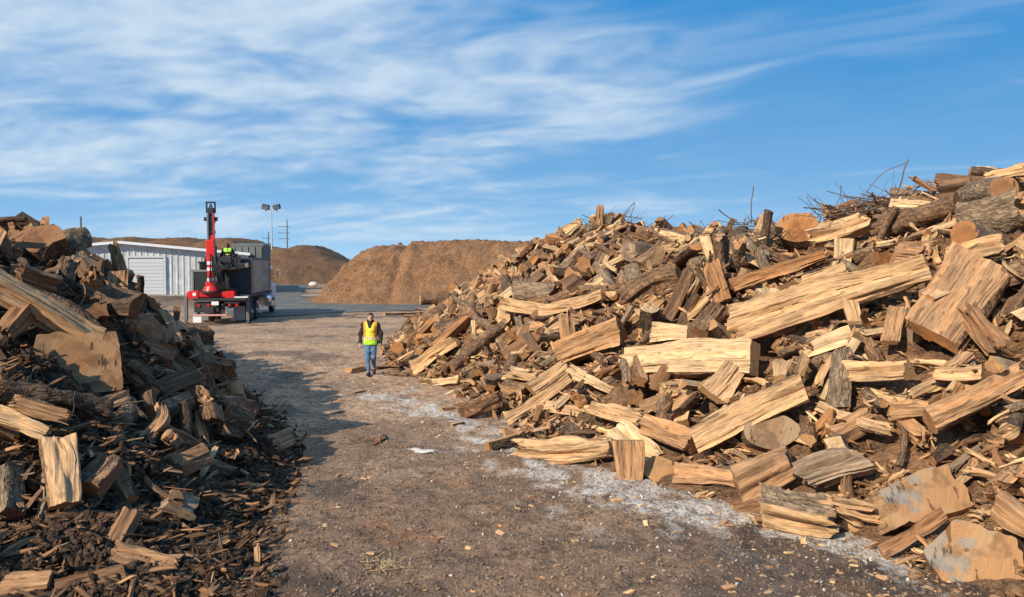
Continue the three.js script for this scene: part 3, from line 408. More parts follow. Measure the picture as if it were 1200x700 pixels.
  A([726, 344], [792, 314], 26, 'half', K('tan', 'brown', 'tan'), 'split_log', 'thick curved tan log above the level far log', 'the thick curved log', { make: { bend: 0.12 }, roll: 2.4 });
  A([657, 416], [730, 391], 31, 'half', K('tan', 'brown', 'tan'), 'split_log', 'thick tan split log lying above the V of logs', 'the thick tan log', { lift: 0.8 });
  A([702, 264], [704, 240], 8, 'half', K('tan', 'brown', 'tan'), 'post_stub', 'short stub standing upright on the peak of the pile', 'the upright peak stub', { lift: 1, deep: 0.05, cat: 'log' });
  A([664, 272], [680, 258], 11, 'slab', K('cream'), 'wood_slab', 'cream slab leaning at the peak beside the upright stub', 'the leaning peak slab', { cat: 'slab', lift: 1 });
  A([486, 431], [535, 400], 15, 'half', K('straw'), 'split_log', 'straw split log rising from the far foot near the walking person', 'the far foot straw log', { lift: 1 });
  A([528, 432], [592, 377], 12, 'round', K('tan', 'brown', 'tan'), 'bark_log', 'slender brown log rising up the far slope', 'the slender far log', { lift: 1, make: { bend: 0.08 } });
  B([465, 408], 15, 14, 0.9, 'round', K('straw', 'brown', 'orange'), 'round_log', 'small round log with orange end beside the walking person', 'the small orange ended log', { yaw: -25 });
  A([833, 464], [862, 432], 30, 'slab', K('straw'), 'wood_slab', 'pale pointed slab leaning beneath the level cream slab', 'the pale pointed slab', { cat: 'slab', lift: 1.1, flat: 0.3 });
  A([818, 390], [842, 357], 25, 'block', K('brown', 'brown', 'brown'), 'wood_chunk', 'brown chunk beside the dark leaning beam', 'the brown mid chunk', { cat: 'chunk' });
  A([1128, 358], [1170, 412], 22, 'torn', K('brown', 'brown'), 'root_piece', 'gnarled brown root piece beside the broad tilted slab', 'the gnarled root', { cat: 'root' });
  A([1044, 402], [1052, 362], 18, 'slab', K('tan'), 'wood_slab', 'short tan slab standing between the long peeled log and broad slab', 'the short standing slab', { cat: 'slab', lift: 1 });
  A([985, 440], [1066, 436], 24, 'half', K('straw', 'grey'), 'split_log', 'pale split log lying level under the middle of the long peeled log', 'the pale level split log');
  A([690, 480], [756, 492], 18, 'half', K('straw', 'brown'), 'split_log', 'straw split log lying above the pale torn foot log', 'the straw foot log');
  A([640, 476], [704, 486], 14, 'slab', K('straw'), 'wood_slab', 'flat straw slab between the thin foot log and torn foot log', 'the flat straw slab', { cat: 'slab' });
  A([756, 500], [812, 522], 26, 'half', K('tan', 'brown', 'tan'), 'split_log', 'tan split log sloping down behind the tan wedge chunk', 'the sloping tan log');
}
{
  const f = FL, A = (...x) => heroAlong(f, ...x), B = (...x) => heroFacing(f, ...x), S = { cat: 'stump' };
  B([92, 420], 94, 64, 0.9, 'slab', K('tan', 'brown', 'tan'), 'stump_block', 'large squared block with flat tan sawn face on the stump pile', 'the large squared block', { cat: 'stump', yaw: 6, pitch: 10, roll: -6 });
  A([-8, 328], [112, 398], 40, 'wedge', K('straw', 'brown', 'tan'), 'split_log', 'long pale split trunk slanting down behind the large squared block', 'the long pale trunk', { lift: 1, roll: 0.5, make: { rough: 1.2 } });
  B([42, 278], 58, 44, 1.1, 'block', K('brown', 'brown', 'brown', 1), 'stump_piece', 'big dark stump with sawn top at the crest of the stump pile', 'the big crest stump', { cat: 'stump', yaw: -14, pitch: 42 });
  A([70, 284], [102, 278], 26, 'round', K('brown', 'grey', 'brown'), 'stump_piece', 'rounded weathered stump beside the big crest stump', 'the rounded crest stump', S);
  A([20, 320], [64, 336], 26, 'wedge', K('brown', 'brown', 'tan'), 'split_log', 'brown wedge lying above the long pale trunk', 'the brown wedge', S);
  A([72, 360], [80, 300], 20, 'round', K('tan', 'grey', 'tan'), 'branch_stub', 'grey barked branch stub standing upright above the pale trunk', 'the grey branch stub', { cat: 'branch', deep: 0.15, lift: 1, make: { bend: 0.12 } });
  A([146, 326], [131, 284], 14, 'torn', K('tan'), 'splinter', 'tall tan splintered shard sticking up before the metal shed', 'the tall tan shard', { cat: 'splinter', deep: 0.1, lift: 1.2, make: { tornA: 0.1, tornB: 0.5 } });
  A([136, 366], [138, 318], 22, 'half', K('tan', 'brown', 'tan'), 'split_log', 'tan split log standing upright below the tall shard', 'the upright tan log', { deep: 0.1, lift: 1 });
  A([150, 376], [156, 330], 12, 'slab', K('grey', 'brown', 'grey'), 'wood_slab', 'narrow grey slab leaning beside the upright tan log', 'the narrow grey slab', { cat: 'slab', deep: 0.1, lift: 1.1 });
  A([4, 392], [34, 356], 26, 'wedge', K('brown', 'brown', 'tan'), 'split_log', 'brown wedge standing beside the large squared block', 'the standing brown wedge', S);
  A([132, 384], [200, 412], 34, 'torn', K('brown', 'brown'), 'root_piece', 'shredded brown root mass beside the large squared block', 'the shredded root mass', { cat: 'root', make: { rough: 1.8 } });
  A([196, 400], [246, 394], 26, 'block', K('brown', 'brown', 'brown', 1), 'stump_piece', 'dull brown stump in shade at the far end of the stump pile', 'the dull far stump', S);
  A([222, 436], [252, 412], 22, 'torn', K('tan'), 'root_piece', 'torn tan root end at the shaded edge of the stump pile', 'the torn tan root', { cat: 'root' });
  A([-8, 484], [58, 510], 20, 'half', K('straw', 'brown', 'tan'), 'split_log', 'pale split log end poking out above the upright tan slab', 'the pale log end', { lift: 1 });
  A([66, 512], [77, 592], 34, 'slab', K('straw', 'brown', 'tan'), 'wood_slab', 'upright straw slab leaning on the dark soil', 'the upright straw slab', { cat: 'slab', lift: 1.4, deep: 0.3, flat: 0.3, make: { tornA: 0.06, tornB: 0, tilt: 0.2, taper: 0.05 } });
  A([100, 572], [134, 536], 32, 'block', K('brown', 'brown', 'tan'), 'wood_chunk', 'brown chunk tucked beside the upright straw slab', 'the tucked brown chunk', { cat: 'chunk' });
  A([12, 468], [84, 490], 18, 'half', K('tan', 'brown', 'tan'), 'split_log', 'tan split log just above the pale log end', 'the tan upper log', { roll: 0.5 });
  A([98, 484], [148, 464], 15, 'half', K('tan', 'brown', 'tan'), 'split_log', 'slim tan log pointing away below the large squared block', 'the slim tan log', {});
  A([172, 516], [196, 474], 14, 'torn', K('tan', 'brown'), 'root_piece', 'forked tan root curling up from the dark soil', 'the forked root', { cat: 'root', make: { bend: 0.2 } });
  A([304, 530], [342, 512], 32, 'block', K('tan', 'brown', 'tan'), 'wood_chunk', 'tan chunk at the edge of the yard below the stump pile', 'the tan edge chunk', { cat: 'chunk' });
  A([205, 548], [242, 532], 26, 'block', K('brown', 'grey', 'grey'), 'wood_chunk', 'grey brown chunk half buried in the dark soil', 'the half buried chunk', { cat: 'chunk' });
  A([132, 640], [156, 598], 24, 'wedge', K('brown', 'brown', 'tan'), 'split_log', 'brown split stub rising from the soil near the foot', 'the brown split stub', S);
  A([130, 645], [210, 664], 18, 'torn', K('tan', 'brown'), 'torn_log', 'torn tan branch with shredded end low on the dark soil', 'the torn tan branch', { cat: 'branch' });
  A([0, 688], [58, 684], 30, 'block', K('tan', 'brown', 'tan'), 'stump_piece', 'tan stump half buried at the nearest corner of the stump pile', 'the near corner stump', S);
  A([66, 692], [146, 672], 22, 'half', K('brown', 'red', 'tan'), 'split_log', 'brown log lying beside the near corner stump', 'the near brown log', {});
  A([226, 654], [266, 632], 10, 'half', K('tan', 'brown'), 'split_log', 'short tan stick lying on crumbly soil near the foot', 'the short tan stick', { lift: 1 });
  A([233, 562], [254, 524], 6, 'slab', K('cream'), 'splinter', 'slim cream splinter sticking up beside the half buried chunk', 'the slim cream splinter', { cat: 'splinter', lift: 2 });
  A([-8, 454], [132, 480], 22, 'round', K('dark', 'black', 'brown'), 'bark_log', 'long dark bark log lying below the large squared block', 'the long dark log', { make: { rough: 1.4 } });
}

// ---------------------------------------------------------------- the rest of the piles: pieces dropped one on another until the pile is full
const VAR = { wedge: [], half: [], slab: [], block: [], round: [], torn: [] };
{
  const r = rngOf(41), add = (t, n, l0, l1, w0, w1, f0, f1) => { for (let i = 0; i < n; i++) { const L = lerp(l0, l1, (i + r()) / n), W = lerp(w0, w1, r()); VAR[t].push(makePiece(t, L, W, W * lerp(f0, f1, r()), 5000 + i * 31 + t.length * 977 + t.charCodeAt(0), { res: 3, step: 0.085 })); } };
  add('wedge', 12, 0.45, 1.15, 0.17, 0.32, 0.7, 1.05); add('half', 8, 0.5, 1.3, 0.18, 0.34, 0.5, 0.75); add('slab', 9, 0.4, 1.15, 0.18, 0.40, 0.25, 0.5); add('block', 8, 0.3, 0.65, 0.25, 0.45, 0.7, 1); add('round', 7, 0.5, 1.4, 0.10, 0.32, 0.9, 1.05); add('torn', 8, 0.5, 1.1, 0.12, 0.28, 0.6, 0.9);
}
const heroCover = (field, v) => { const q = toPix(v); for (const h of HERO) if (h.field === field && q[2] < h.d + 0.4 && q[2] > h.d - 2 && segDist(q[0], q[1], h.a, h.b) < h.t * 0.95 + 4) return true; return false; };
// outlines of the two piles against the sky, past which nothing is stacked
const LINE_L = [[-200, 246], [75, 248], [110, 282], [160, 312], [250, 392], [400, 460]], LINE_R = [[380, 372], [480, 366], [500, 343], [570, 308], [640, 268], [690, 240], [712, 240], [730, 256], [850, 252], [940, 242], [1040, 228], [1100, 200], [1210, 184], [1400, 184]];
const skyline = (l, x) => { for (let i = 0; i + 1 < l.length; i++) if (x < l[i + 1][0]) return lerp(l[i][1], l[i + 1][1], clamp((x - l[i][0]) / (l[i + 1][0] - l[i][0]), 0, 1)); return -999; };
function fillPile(field, o) {
  const r = rngOf(o.seed), vis = field.seen(), out = [], heroes = HERO.filter(h => h.field === field);
  const covers = f => { for (const s of [-0.5, -0.38, -0.25, -0.12, 0, 0.12, 0.25, 0.38, 0.5]) { const q = toPix(new THREE.Vector3(f.x + f.cx * s * f.L, f.y0 + f.sl * s * f.L + f.T, f.z + f.cz * s * f.L)), w = f.W * 0.42 * F / q[2]; for (const h of heroes) if (q[2] < h.d + h.deep && q[2] > h.d - 2.5 && segDist(q[0], q[1], h.a, h.b) < h.t + w) return true; } return false; };
  for (let n = 0; n < o.tries; n++) {
    const x = lerp(field.x0, field.x1, r()), z = lerp(field.z0, field.z1, r()), id = field.id(x, z), goal = field.t[id]; const pick = r(), vr = r(), yawr = r(), sc = lerp(o.s0, o.s1, Math.pow(r(), 1.5)) * lerp(1, 1.2, sstep(-24, -12, z)) * (field === FL ? lerp(0.6, 1, sstep(-25, -17, z)) : 1), flip = r(), jut = r(), j2 = r(), tone = r(), tone2 = r(), keep = r();
    if (!vis[id] || goal < -0.12) continue;
    if (field.h[id] > Math.max(goal, 0) - 0.06 + (keep - 0.5) * 0.2) continue; if (o.keep && keep > o.keep(x, z, goal)) continue;
    let acc = 0, type; for (const [t, p] of o.mix) { acc += p; if (pick < acc) { type = t; break; } }
    const v = VAR[type][Math.floor(vr * VAR[type].length)], L = v.L * sc, W = v.W * sc, T = v.T * sc;
    const yaw = yawr * Math.PI * 2, f = field.drop(x, z, yaw, L, W, T, 0.12);
    if (f.y0 + T * 0.6 > Math.max(0, goal) + 0.16) continue; if (covers(f)) continue;
    field.raise(f);
    const X = new THREE.Vector3(f.cx, f.sl, f.cz).normalize(), Z = new THREE.Vector3(-f.cz, f.cross, f.cx); Z.addScaledVector(X, -Z.dot(X)).normalize(); const Y = Z.clone().cross(X), m = new THREE.Matrix4().makeBasis(X, Y, Z);
    let py = f.y; if (jut < o.jut) { m.multiply(new THREE.Matrix4().makeRotationZ((j2 < 0.5 ? -1 : 1) * lerp(0.35, 1.1, Math.abs(j2 - 0.5) * 2))); py += L * 0.12; }
    m.multiply(new THREE.Matrix4().makeRotationX(type === 'round' ? flip * 6.28 : type === 'slab' || type === 'half' ? (flip < 0.45 ? Math.PI : 0) + (flip * 7 % 1 - 0.5) * 0.9 : flip * 6.28)); m.scale(new THREE.Vector3(sc, sc, sc)); m.setPosition(x, py, z);
    { const up = toPix(new THREE.Vector3(x, py + Math.abs(m.elements[1]) / sc * L / 2 + Math.abs(m.elements[5]) / sc * T / 2, z)); if (up[1] < skyline(field === FL ? LINE_L : LINE_R, up[0])) continue; }
    { const q = toPix(new THREE.Vector3(x, py, z)); if (q[0] < -110 || q[0] > 1310 || q[1] > 800) continue; }
    out.push({ v, type, m, f, L, W, T, look: o.look(tone, tone2, type), sc });
  }
  // leave out what ended up buried
  return out.filter(p => { let open = 0; for (const s of [-0.42, -0.2, 0, 0.2, 0.42]) if (field.get(p.f.x + p.f.cx * s * p.L, p.f.z + p.f.cz * s * p.L) < p.f.y0 + p.f.sl * s * p.L + p.T + 0.22) open++; return open > 0; });
}
const pickTone = (list, t) => { let a = 0; for (const [n, p] of list) { a += p; if (t < a) return n; } return list[0][0]; };
const optR = { seed: 11, tries: 60000, s0: 0.8, s1: 2.1, jut: 0.12, mix: [['wedge', 0.26], ['half', 0.20], ['slab', 0.15], ['block', 0.14], ['round', 0.11], ['torn', 0.141]],
  look: (t, u, type) => ({ tone: pickTone([['cream', 0.17], ['straw', 0.24], ['tan', 0.24], ['orange', 0.11], ['brown', 0.13], ['grey', 0.06], ['dark', 0.06]], t), bark: pickTone([['brown', 0.5], ['grey', 0.25], ['red', 0.15], ['black', 0.11]], u), end: pickTone([['straw', 0.3], ['tan', 0.4], ['orange', 0.25], ['grey', 0.06]], u * 7 % 1), v: u * 13 % 1 < 0.55 ? 0 : 1 }) };
const fillR = [...fillPile(FR, optR), ...fillPile(FR, Object.assign({}, optR, { seed: 57, tries: 26000, s0: 0.5, s1: 1.0, jut: 0.08 }))];
const fillL = fillPile(FL, { seed: 23, tries: 60000, s0: 0.6, s1: 1.9, jut: 0.2, mix: [['wedge', 0.19], ['half', 0.09], ['slab', 0.06], ['block', 0.30], ['round', 0.11], ['torn', 0.251]], keep: (x, z, g) => lerp(0.22, 1, sstep(0.5, 2.0, g)) * lerp(0.5, 1, sstep(-8.5, -12, z)),
  look: (t, u, type) => ({ tone: pickTone([['straw', 0.05], ['tan', 0.20], ['orange', 0.08], ['brown', 0.36], ['grey', 0.07], ['dark', 0.25]], t), bark: pickTone([['brown', 0.45], ['grey', 0.05], ['red', 0.1], ['black', 0.41]], u), end: pickTone([['tan', 0.4], ['brown', 0.4], ['grey', 0.21]], u * 7 % 1), v: u * 13 % 1 < 0.3 ? 0 : 1 }) });
console.log('pieces', fillR.length, fillL.length);
{
  const KIND = { wedge: 'split_log', half: 'split_log', slab: 'wood_slab', block: 'wood_chunk', round: 'round_log', torn: 'torn_log' }, NOUN = { split_log: 'split log', wood_slab: 'slab', wood_chunk: 'chunk', round_log: 'round log', torn_log: 'torn piece' }, CAT = { split_log: 'log', wood_slab: 'slab', wood_chunk: 'chunk', round_log: 'log', torn_log: 'log' };
  const TW = { cream: 'cream', straw: 'straw coloured', tan: 'tan', orange: 'orange brown', brown: 'brown', grey: 'grey', dark: 'dark' }, BW = { brown: 'brown barked', grey: 'grey barked', red: 'reddish barked', black: 'dark barked' };
  const rest = [], all = [], said = new Set();
  for (const [list, pile] of [[fillR, 'R'], [fillL, 'L']]) for (const p of list) { const c = new THREE.Vector3().setFromMatrixPosition(p.m), q = toPix(c); p.q = q; p.pile = pile; p.kind = KIND[p.type]; p.size = Math.sqrt(p.L * (p.W + p.T) / 2) * F / q[2]; p.in = q[0] > -60 && q[0] < 1260 && q[1] < 760; all.push(p); }
  const by = {}; for (const p of all) (by[p.kind] = by[p.kind] || []).push(p);
  const hp = HERO.map(h => ({ x: (h.a[0] + h.b[0]) / 2, y: (h.a[1] + h.b[1]) / 2, lm: h.lm, pile: h.field === FR ? 'R' : 'L' }));
  for (const k in by) {
    const inV = by[k].filter(p => p.in && p.size > 7).sort((a, b) => b.size - a.size), most = 285 - HERO.filter(h => h.obj.name.startsWith(k)).length;
    console.log(k, by[k].length, inV.length);
    inV.forEach((p, i) => {
      if (i >= most) { rest.push(p); return; }
      let bd = 1e9, bh = null; for (const h of hp) if (h.pile === p.pile) { const d = Math.hypot(h.x - p.q[0], h.y - p.q[1]); if (d < bd) { bd = d; bh = h; } }
      const dx = p.q[0] - bh.x, dy = p.q[1] - bh.y, rel = (bd > 70 ? 'well ' : 'just ') + (Math.abs(dy) > 0.55 * Math.abs(dx) ? (dy < 0 ? 'above ' : 'below ') : 'beside ') + bh.lm;
      const e = p.m.elements, X = new THREE.Vector3(e[0], e[1], e[2]).normalize(), C = camera.position.clone().sub(new THREE.Vector3().setFromMatrixPosition(p.m)).normalize();
      const pose = Math.abs(X.dot(C)) > 0.85 ? 'end-on' : Math.abs(X.y) > 0.72 ? 'upright' : Math.abs(X.y) > 0.35 ? 'slanting' : 'level', size = p.L > 1.15 ? 'long' : p.L < 0.55 ? 'short' : p.W > 0.36 ? 'thick' : p.W < 0.2 ? 'slim' : 'mid-sized';
      const col = k === 'round_log' ? BW[p.look.bark] : TW[p.look.tone];
      const say = pose === 'upright' ? 'standing upright' : pose === 'slanting' ? 'slanting' : pose === 'end-on' ? 'seen end-on' : 'lying level', torn = p.v.parts.filter(q => q[0] === 'torn_end').length, hasBark = k !== 'round_log' && p.v.parts.some(q => q[0] === 'bark');
      const ends = torn === 2 ? 'torn-ended ' : torn === 1 ? 'half-torn ' : 'square-cut ', bk = hasBark ? BW[p.look.bark] + ' ' : '';
      const tries = [`${size} ${col} ${NOUN[k]} ${say} ${rel}`, `${size} ${ends}${col} ${NOUN[k]} ${say} ${rel}`, `${size} ${col} ${bk}${NOUN[k]} ${say} ${rel}`, `${size} ${ends}${col} ${bk}${NOUN[k]} ${say} ${rel}`].filter(s => s.split(' ').length <= 16), lab = tries.find(s => !said.has(s)) || tries[tries.length - 1]; said.add(lab);
      putPiece(p.v, k, p.look, p.m, lab, CAT[k], (p.pile === 'R' ? 'pieces of the pale split wood pile: ' : 'pieces of the dark stump pile: ') + NOUN[k] + 's');
    });
    for (const p of by[k]) if (!inV.includes(p)) rest.push(p);
  }
  // pieces beyond the few hundred largest of each kind
  const g = new THREE.Group(), cols = new Map();
  for (const p of rest) for (const [n, geo] of p.v.parts) { const key = geo.uuid; if (!cols.has(key)) cols.set(key, { n, geo, list: [] }); cols.get(key).list.push(p); }
  for (const { n, geo, list } of cols.values()) { const m = n === 'bark' ? mat('bark_i', { map: BARK.map, bumpMap: BARK.bump, bumpScale: 0.03, roughness: 0.95 }) : n === 'sawn_end' ? mat('end_i', { map: END[0].map, roughness: 0.9 }) : mat('wood_i', { map: WOOD[0].map, bumpMap: WOOD[0].bump, bumpScale: 0.018, roughness: 0.88 }); const im = new THREE.InstancedMesh(geo, m, list.length); im.name = n; im.castShadow = im.receiveShadow = true; list.forEach((p, i) => { im.setMatrixAt(i, p.m); im.setColorAt(i, lin(...(n === 'bark' ? BARKTONE[p.look.bark] : TONE[n === 'sawn_end' ? p.look.end : p.look.tone]))); }); g.add(im); }
  if (rest.length) stuff(g, 'small_wood_pieces', 'many small split wood pieces packed between the larger logs', 'wood pieces');
  console.log('individual', all.length - rest.length, 'rest', rest.length);
}

// ---------------------------------------------------------------- scraps on the yard floor near the piles
{
  const S = (a, b, t, type, look, name, label, cat) => { const A0 = onGround(...a), B0 = onGround(...b), X = B0.clone().sub(A0), L = X.length(), mid = A0.add(B0).multiplyScalar(0.5), W = t * -mid.z / F, T = W * 0.55; const m = new THREE.Matrix4().makeRotationY(-Math.atan2(X.z, X.x)); m.setPosition(mid.x, groundY(mid.x, mid.z) + T * 0.42, mid.z); putPiece(makePiece(type, L, W, T, Math.round(a[0] * 7 + b[1]), { res: 3, step: 0.08 }), name, look, m, label, cat); };
  S([408, 437], [432, 434], 10, 'slab', K('straw'), 'wood_scrap', 'straw coloured wood scrap lying at the feet of the walking person', 'scrap');
  S([440, 434], [486, 428], 7, 'half', K('dark', 'black'), 'board_scrap', 'dark board lying on the soil behind the walking person', 'scrap');
  S([452, 440], [478, 441], 9, 'round', K('straw', 'brown', 'straw'), 'wood_scrap', 'short pale log lying before the small orange ended log', 'scrap');
  S([450, 370], [500, 367], 5, 'slab', K('straw'), 'wood_scrap', 'pale plank lying at the edge of the asphalt road', 'scrap');
  S([470, 372], [520, 374], 6, 'half', K('tan'), 'wood_scrap', 'tan log lying near the asphalt road behind the pile foot', 'scrap');
  S([486, 365], [530, 363], 6, 'torn', K('straw'), 'wood_scrap', 'torn pale scrap lying nearest the mulch heap', 'scrap');
  S([515, 481], [532, 480], 7, 'slab', K('straw'), 'wood_scrap', 'flat straw scrap lying beside the lone bark log', 'scrap');
  S([528, 500], [545, 497], 5, 'slab', K('cream'), 'wood_scrap', 'small cream scrap on the open soil below the lone bark log', 'scrap');
  S([586, 505], [604, 504], 7, 'slab', K('cream'), 'wood_scrap', 'small cream scrap just below the long thin foot log', 'scrap');
  S([412, 460], [430, 457], 4, 'slab', K('tan'), 'wood_scrap', 'thin tan scrap on open soil below the walking person', 'scrap');
  S([440, 521], [450, 510], 8, 'torn', K('brown', 'brown'), 'bark_scrap', 'curled brown bark scrap lying in the middle of the yard', 'scrap');
}
// loose splinters, chips, clods, pebbles: nobody could count them
function scatter(name, label, category, geos, materialOf, count, place) {
  const g = new THREE.Group(), lists = geos.map(() => []); for (let i = 0; i < count; i++) { const p = place(i); if (p) lists[i % geos.length].push(p); }
  const q = new THREE.Quaternion(), m = new THREE.Matrix4();
  geos.forEach((geo, k) => { const im = new THREE.InstancedMesh(geo, materialOf, lists[k].length); im.name = category.replace(/ /g, '_'); im.castShadow = im.receiveShadow = true; lists[k].forEach((p, i) => { q.setFromEuler(new THREE.Euler(...p.r)); m.compose(p.p, q, p.s); im.setMatrixAt(i, m); im.setColorAt(i, p.c); }); g.add(im); });
  return stuff(g, name, label, category);
}
{
  const one = pc => mergeGeometries(pc.parts.map(p => p[1])), SL = [1, 2, 3, 4, 5].map(i => one(makePiece('torn', 0.34, 0.045, 0.028, 9000 + i * 7, { res: 1, seg: 4, bend: 0.12, rough: 1.4 }))), CH = [1, 2, 3].map(i => one(makePiece('slab', 0.12, 0.06, 0.02, 9100 + i * 7, { res: 1, seg: 2 })));
  const lump = s => { const g = new THREE.IcosahedronGeometry(1, 1), p = g.attributes.position; for (let i = 0; i < p.count; i++) { const x = p.getX(i), y = p.getY(i), z = p.getZ(i), k = 1 + 0.55 * n3(x * 1.3 + s, y * 1.3, z * 1.3, 8) + 0.45 * n3(x * 3 + s, y * 3, z * 3, 9); p.setXYZ(i, x * k * 1.35, y * k * 0.6, z * k * 0.85); } g.computeVertexNormals(); return g; }, CL = [3, 7, 12, 19].map(lump);
  const wm = mat('chipwood', { map: WOOD[0].map, roughness: 0.92 }), cm = mat('clod', { map: SOIL.map, bumpMap: SOIL.bump, bumpScale: 0.02, roughness: 1 });
  const V = (x, y, z) => new THREE.Vector3(x, y, z), r = rngOf(77), tone = list => { const t = TONE[pickTone(list, r())], k = 0.75 + r() * 0.5; return lin(t[0] * k, t[1] * k, t[2] * k); };
  const visR = FR.seen(), visL = FL.seen(), inFrame = (x, y, z) => { const q = toPix(V(x, y, z)); return q[2] > 3 && q[0] > -30 && q[0] < 1230 && q[1] < 730; };
  scatter('loose_splinters', 'loose pale splinters and bark strips between the split logs', 'splinters', SL, wm, 24000, () => { const z = -5 - 38 * Math.pow(r(), 1.5), x = lerp(FR.x0, Math.min(FR.x1, -z * 0.66), r()), id = FR.id(x, z), s = 0.35 + r() * r() * 1.9, a = [r() * 0.9 - 0.45, r() * 6.3, r() * 1.4 - 0.7], c = tone([['straw', 0.25], ['tan', 0.3], ['brown', 0.25], ['cream', 0.1], ['dark', 0.1]]), top = r() < 0.35; if (!visR[id] || FR.t[id] < -0.1) return null; const y = Math.max(groundY(x, z), top ? FR.h[id] : FR.h0[id] + 0.08 * r()); return inFrame(x, y, z) && y < Math.max(0, FR.t[id]) + 0.22 && !heroCover(FR, V(x, y, z)) ? { p: V(x, y + 0.02, z), r: a, s: V(s, s * (0.6 + r() * 0.9), s * (0.6 + r() * 0.9)), c } : null; });
  scatter('loose_roots', 'loose dark splinters and shredded roots over the stump pile', 'roots', SL, wm, 22000, () => { const z = -6.5 - 28 * Math.pow(r(), 1.7), x = lerp(Math.max(FL.x0, z * 0.66), FL.x1, r()), id = FL.id(x, z), s = 0.12 + Math.pow(r(), 3.2) * 1.6, a = [r() * 0.9 - 0.45, r() * 6.3, r() * 0.9 - 0.45], c = tone([['tan', 0.12], ['brown', 0.34], ['dark', 0.50], ['straw', 0.04]]), top = r() < 0.3; if (!visL[id] || FL.t[id] < -0.15) return null; const y = Math.max(groundY(x, z), top ? FL.h[id] : FL.h0[id] + 0.06 * r()); return inFrame(x, y, z) && y < Math.max(0, FL.t[id]) + 0.18 && !heroCover(FL, V(x, y, z)) ? { p: V(x, y + 0.02, z), r: a, s: V(s * 1.3, s * (0.25 + r() * 0.7), s * (0.25 + r() * 0.8)), c } : null; });
  scatter('soil_clods', 'crumbly dark soil clods over the foot of the stump pile', 'soil clods', CL, cm, 52000, () => { const z = -6.6 - 18 * Math.pow(r(), 1.6), x = lerp(Math.max(FL.x0, z * 0.66), FL.x1 + 0.4, r()), id = FL.id(x, z), s = 0.012 + 0.055 * Math.pow(r(), 4), k = 0.22 + r() * 0.26, a = [r() * 6, r() * 6, r() * 6], e = r(); if (FL.t[id] < -0.3 * e * e) return null; const y = Math.max(groundY(x, z), FL.t[id] > 0 ? FL.h0[id] + 0.03 : 0); return inFrame(x, y, z) ? { p: V(x, y + s * 0.3, z), r: a, s: V(s, s, s), c: lin(k * 1.05, k * 0.68, k * 0.43) } : null; });
  scatter('yard_chips', 'small wood chips trodden over the yard soil', 'wood chips', CH, wm, 9000, () => { const z = -7 - 42 * Math.pow(r(), 1.7), x = lerp(z * 0.5, -z * 0.6, r()), d = -polyDist(POLY_R, x, z), e = r(), s = 0.2 + r() * r() * 1.1; const a = [r() * 0.4 - 0.2, r() * 6.3, r() * 0.4 - 0.2], c = tone([['straw', 0.45], ['tan', 0.35], ['cream', 0.1], ['brown', 0.1]]); if (d < -0.3 || e > 0.10 + 0.9 * Math.exp(-Math.max(0, d) / 0.7) || polyDist(POLY_L, x, z) > 0) return null; return { p: V(x, groundY(x, z) + 0.008, z), r: a, s: V(s, s, s), c }; });
  scatter('yard_pebbles', 'small stones and crumbs of soil on the yard floor', 'pebbles', CL, mat('pebble', { roughness: 0.95 }), 30000, () => { const z = -7 - 22 * Math.pow(r(), 1.6), x = lerp(z * 0.45, -z * 0.6, r()), s = 0.004 + 0.016 * Math.pow(r(), 4), k = r(), a = [r() * 6, r() * 6, r() * 6]; if (polyDist(POLY_L, x, z) > 0.1 || polyDist(POLY_R, x, z) > 0.1) return null; const near = sstep(2.6, 0.3, lineDist(x, z, ashLine)), w = k < 0.03 + 0.2 * near; return { p: V(x, groundY(x, z) + s * 0.35, z), r: a, s: V(s, s, s), c: w ? lin(0.55, 0.52, 0.48) : lin(0.14 + k * 0.2, 0.095 + k * 0.13, 0.06 + k * 0.085) }; });
  // twigs
  const twig = (p, dir, len, rad, seed) => { const q = rngOf(seed), pts = []; let c = p.clone(), d = dir.clone().normalize(); for (let i = 0; i < 6; i++) { pts.push(c.clone()); d.add(V((q() - 0.5) * 0.7, (q() - 0.42) * 0.5, (q() - 0.5) * 0.7)).normalize(); c.addScaledVector(d, len / 5); } return new THREE.TubeGeometry(new THREE.CatmullRomCurve3(pts), 8, rad, 4); };
  const gs = []; let sd = 1;
  for (let i = 0; i < 420; i++) { const px = 640 + 430 * Math.pow(r(), 0.7); let py = 225; let h = null; for (; py < 330 && !h; py += 3) { const q = ray(px, py); for (let d = 8; d < 40; d += 0.08) { const x = q.x * d, y = EYE + q.y * d, z = q.z * d; if (x > FR.x0 && x < FR.x1 && z > FR.z0 && z < FR.z1 && y < FR.get(x, z)) { h = V(x, y, z); break; } } } if (!h) continue; gs.push(twig(V(h.x, h.y - 0.15 - r() * 0.2, h.z + r() * 0.3), V((r() - 0.5) * 2.6, r() * 0.35 - 0.1, r() - 0.5), 0.25 + r() * 0.65, 0.003 + r() * r() * 0.014, sd++)); }
  const bt = stuff(new THREE.Mesh(mergeGeometries(gs), mat('twig', { color: lin(0.16, 0.10, 0.065) })), 'brush_twigs', 'tangle of thin brown twigs along the crest of the pale wood pile', 'twigs');
  const gl = []; for (let i = 0; i < 420; i++) { const z = -6.8 - 14 * Math.pow(r(), 1.5), x = lerp(Math.max(FL.x0, z * 0.62), FL.x1, r()), id = FL.id(x, z); if (!visL[id] || FL.t[id] < 0.05 || FL.h[id] > FL.t[id] + 0.1) continue; gl.push(twig(V(x, FL.h[id] - 0.03, z), V(r() - 0.5, r() * 0.3 - 0.12, r() - 0.5), 0.2 + r() * 0.5, 0.003 + r() * 0.009, sd++)); }
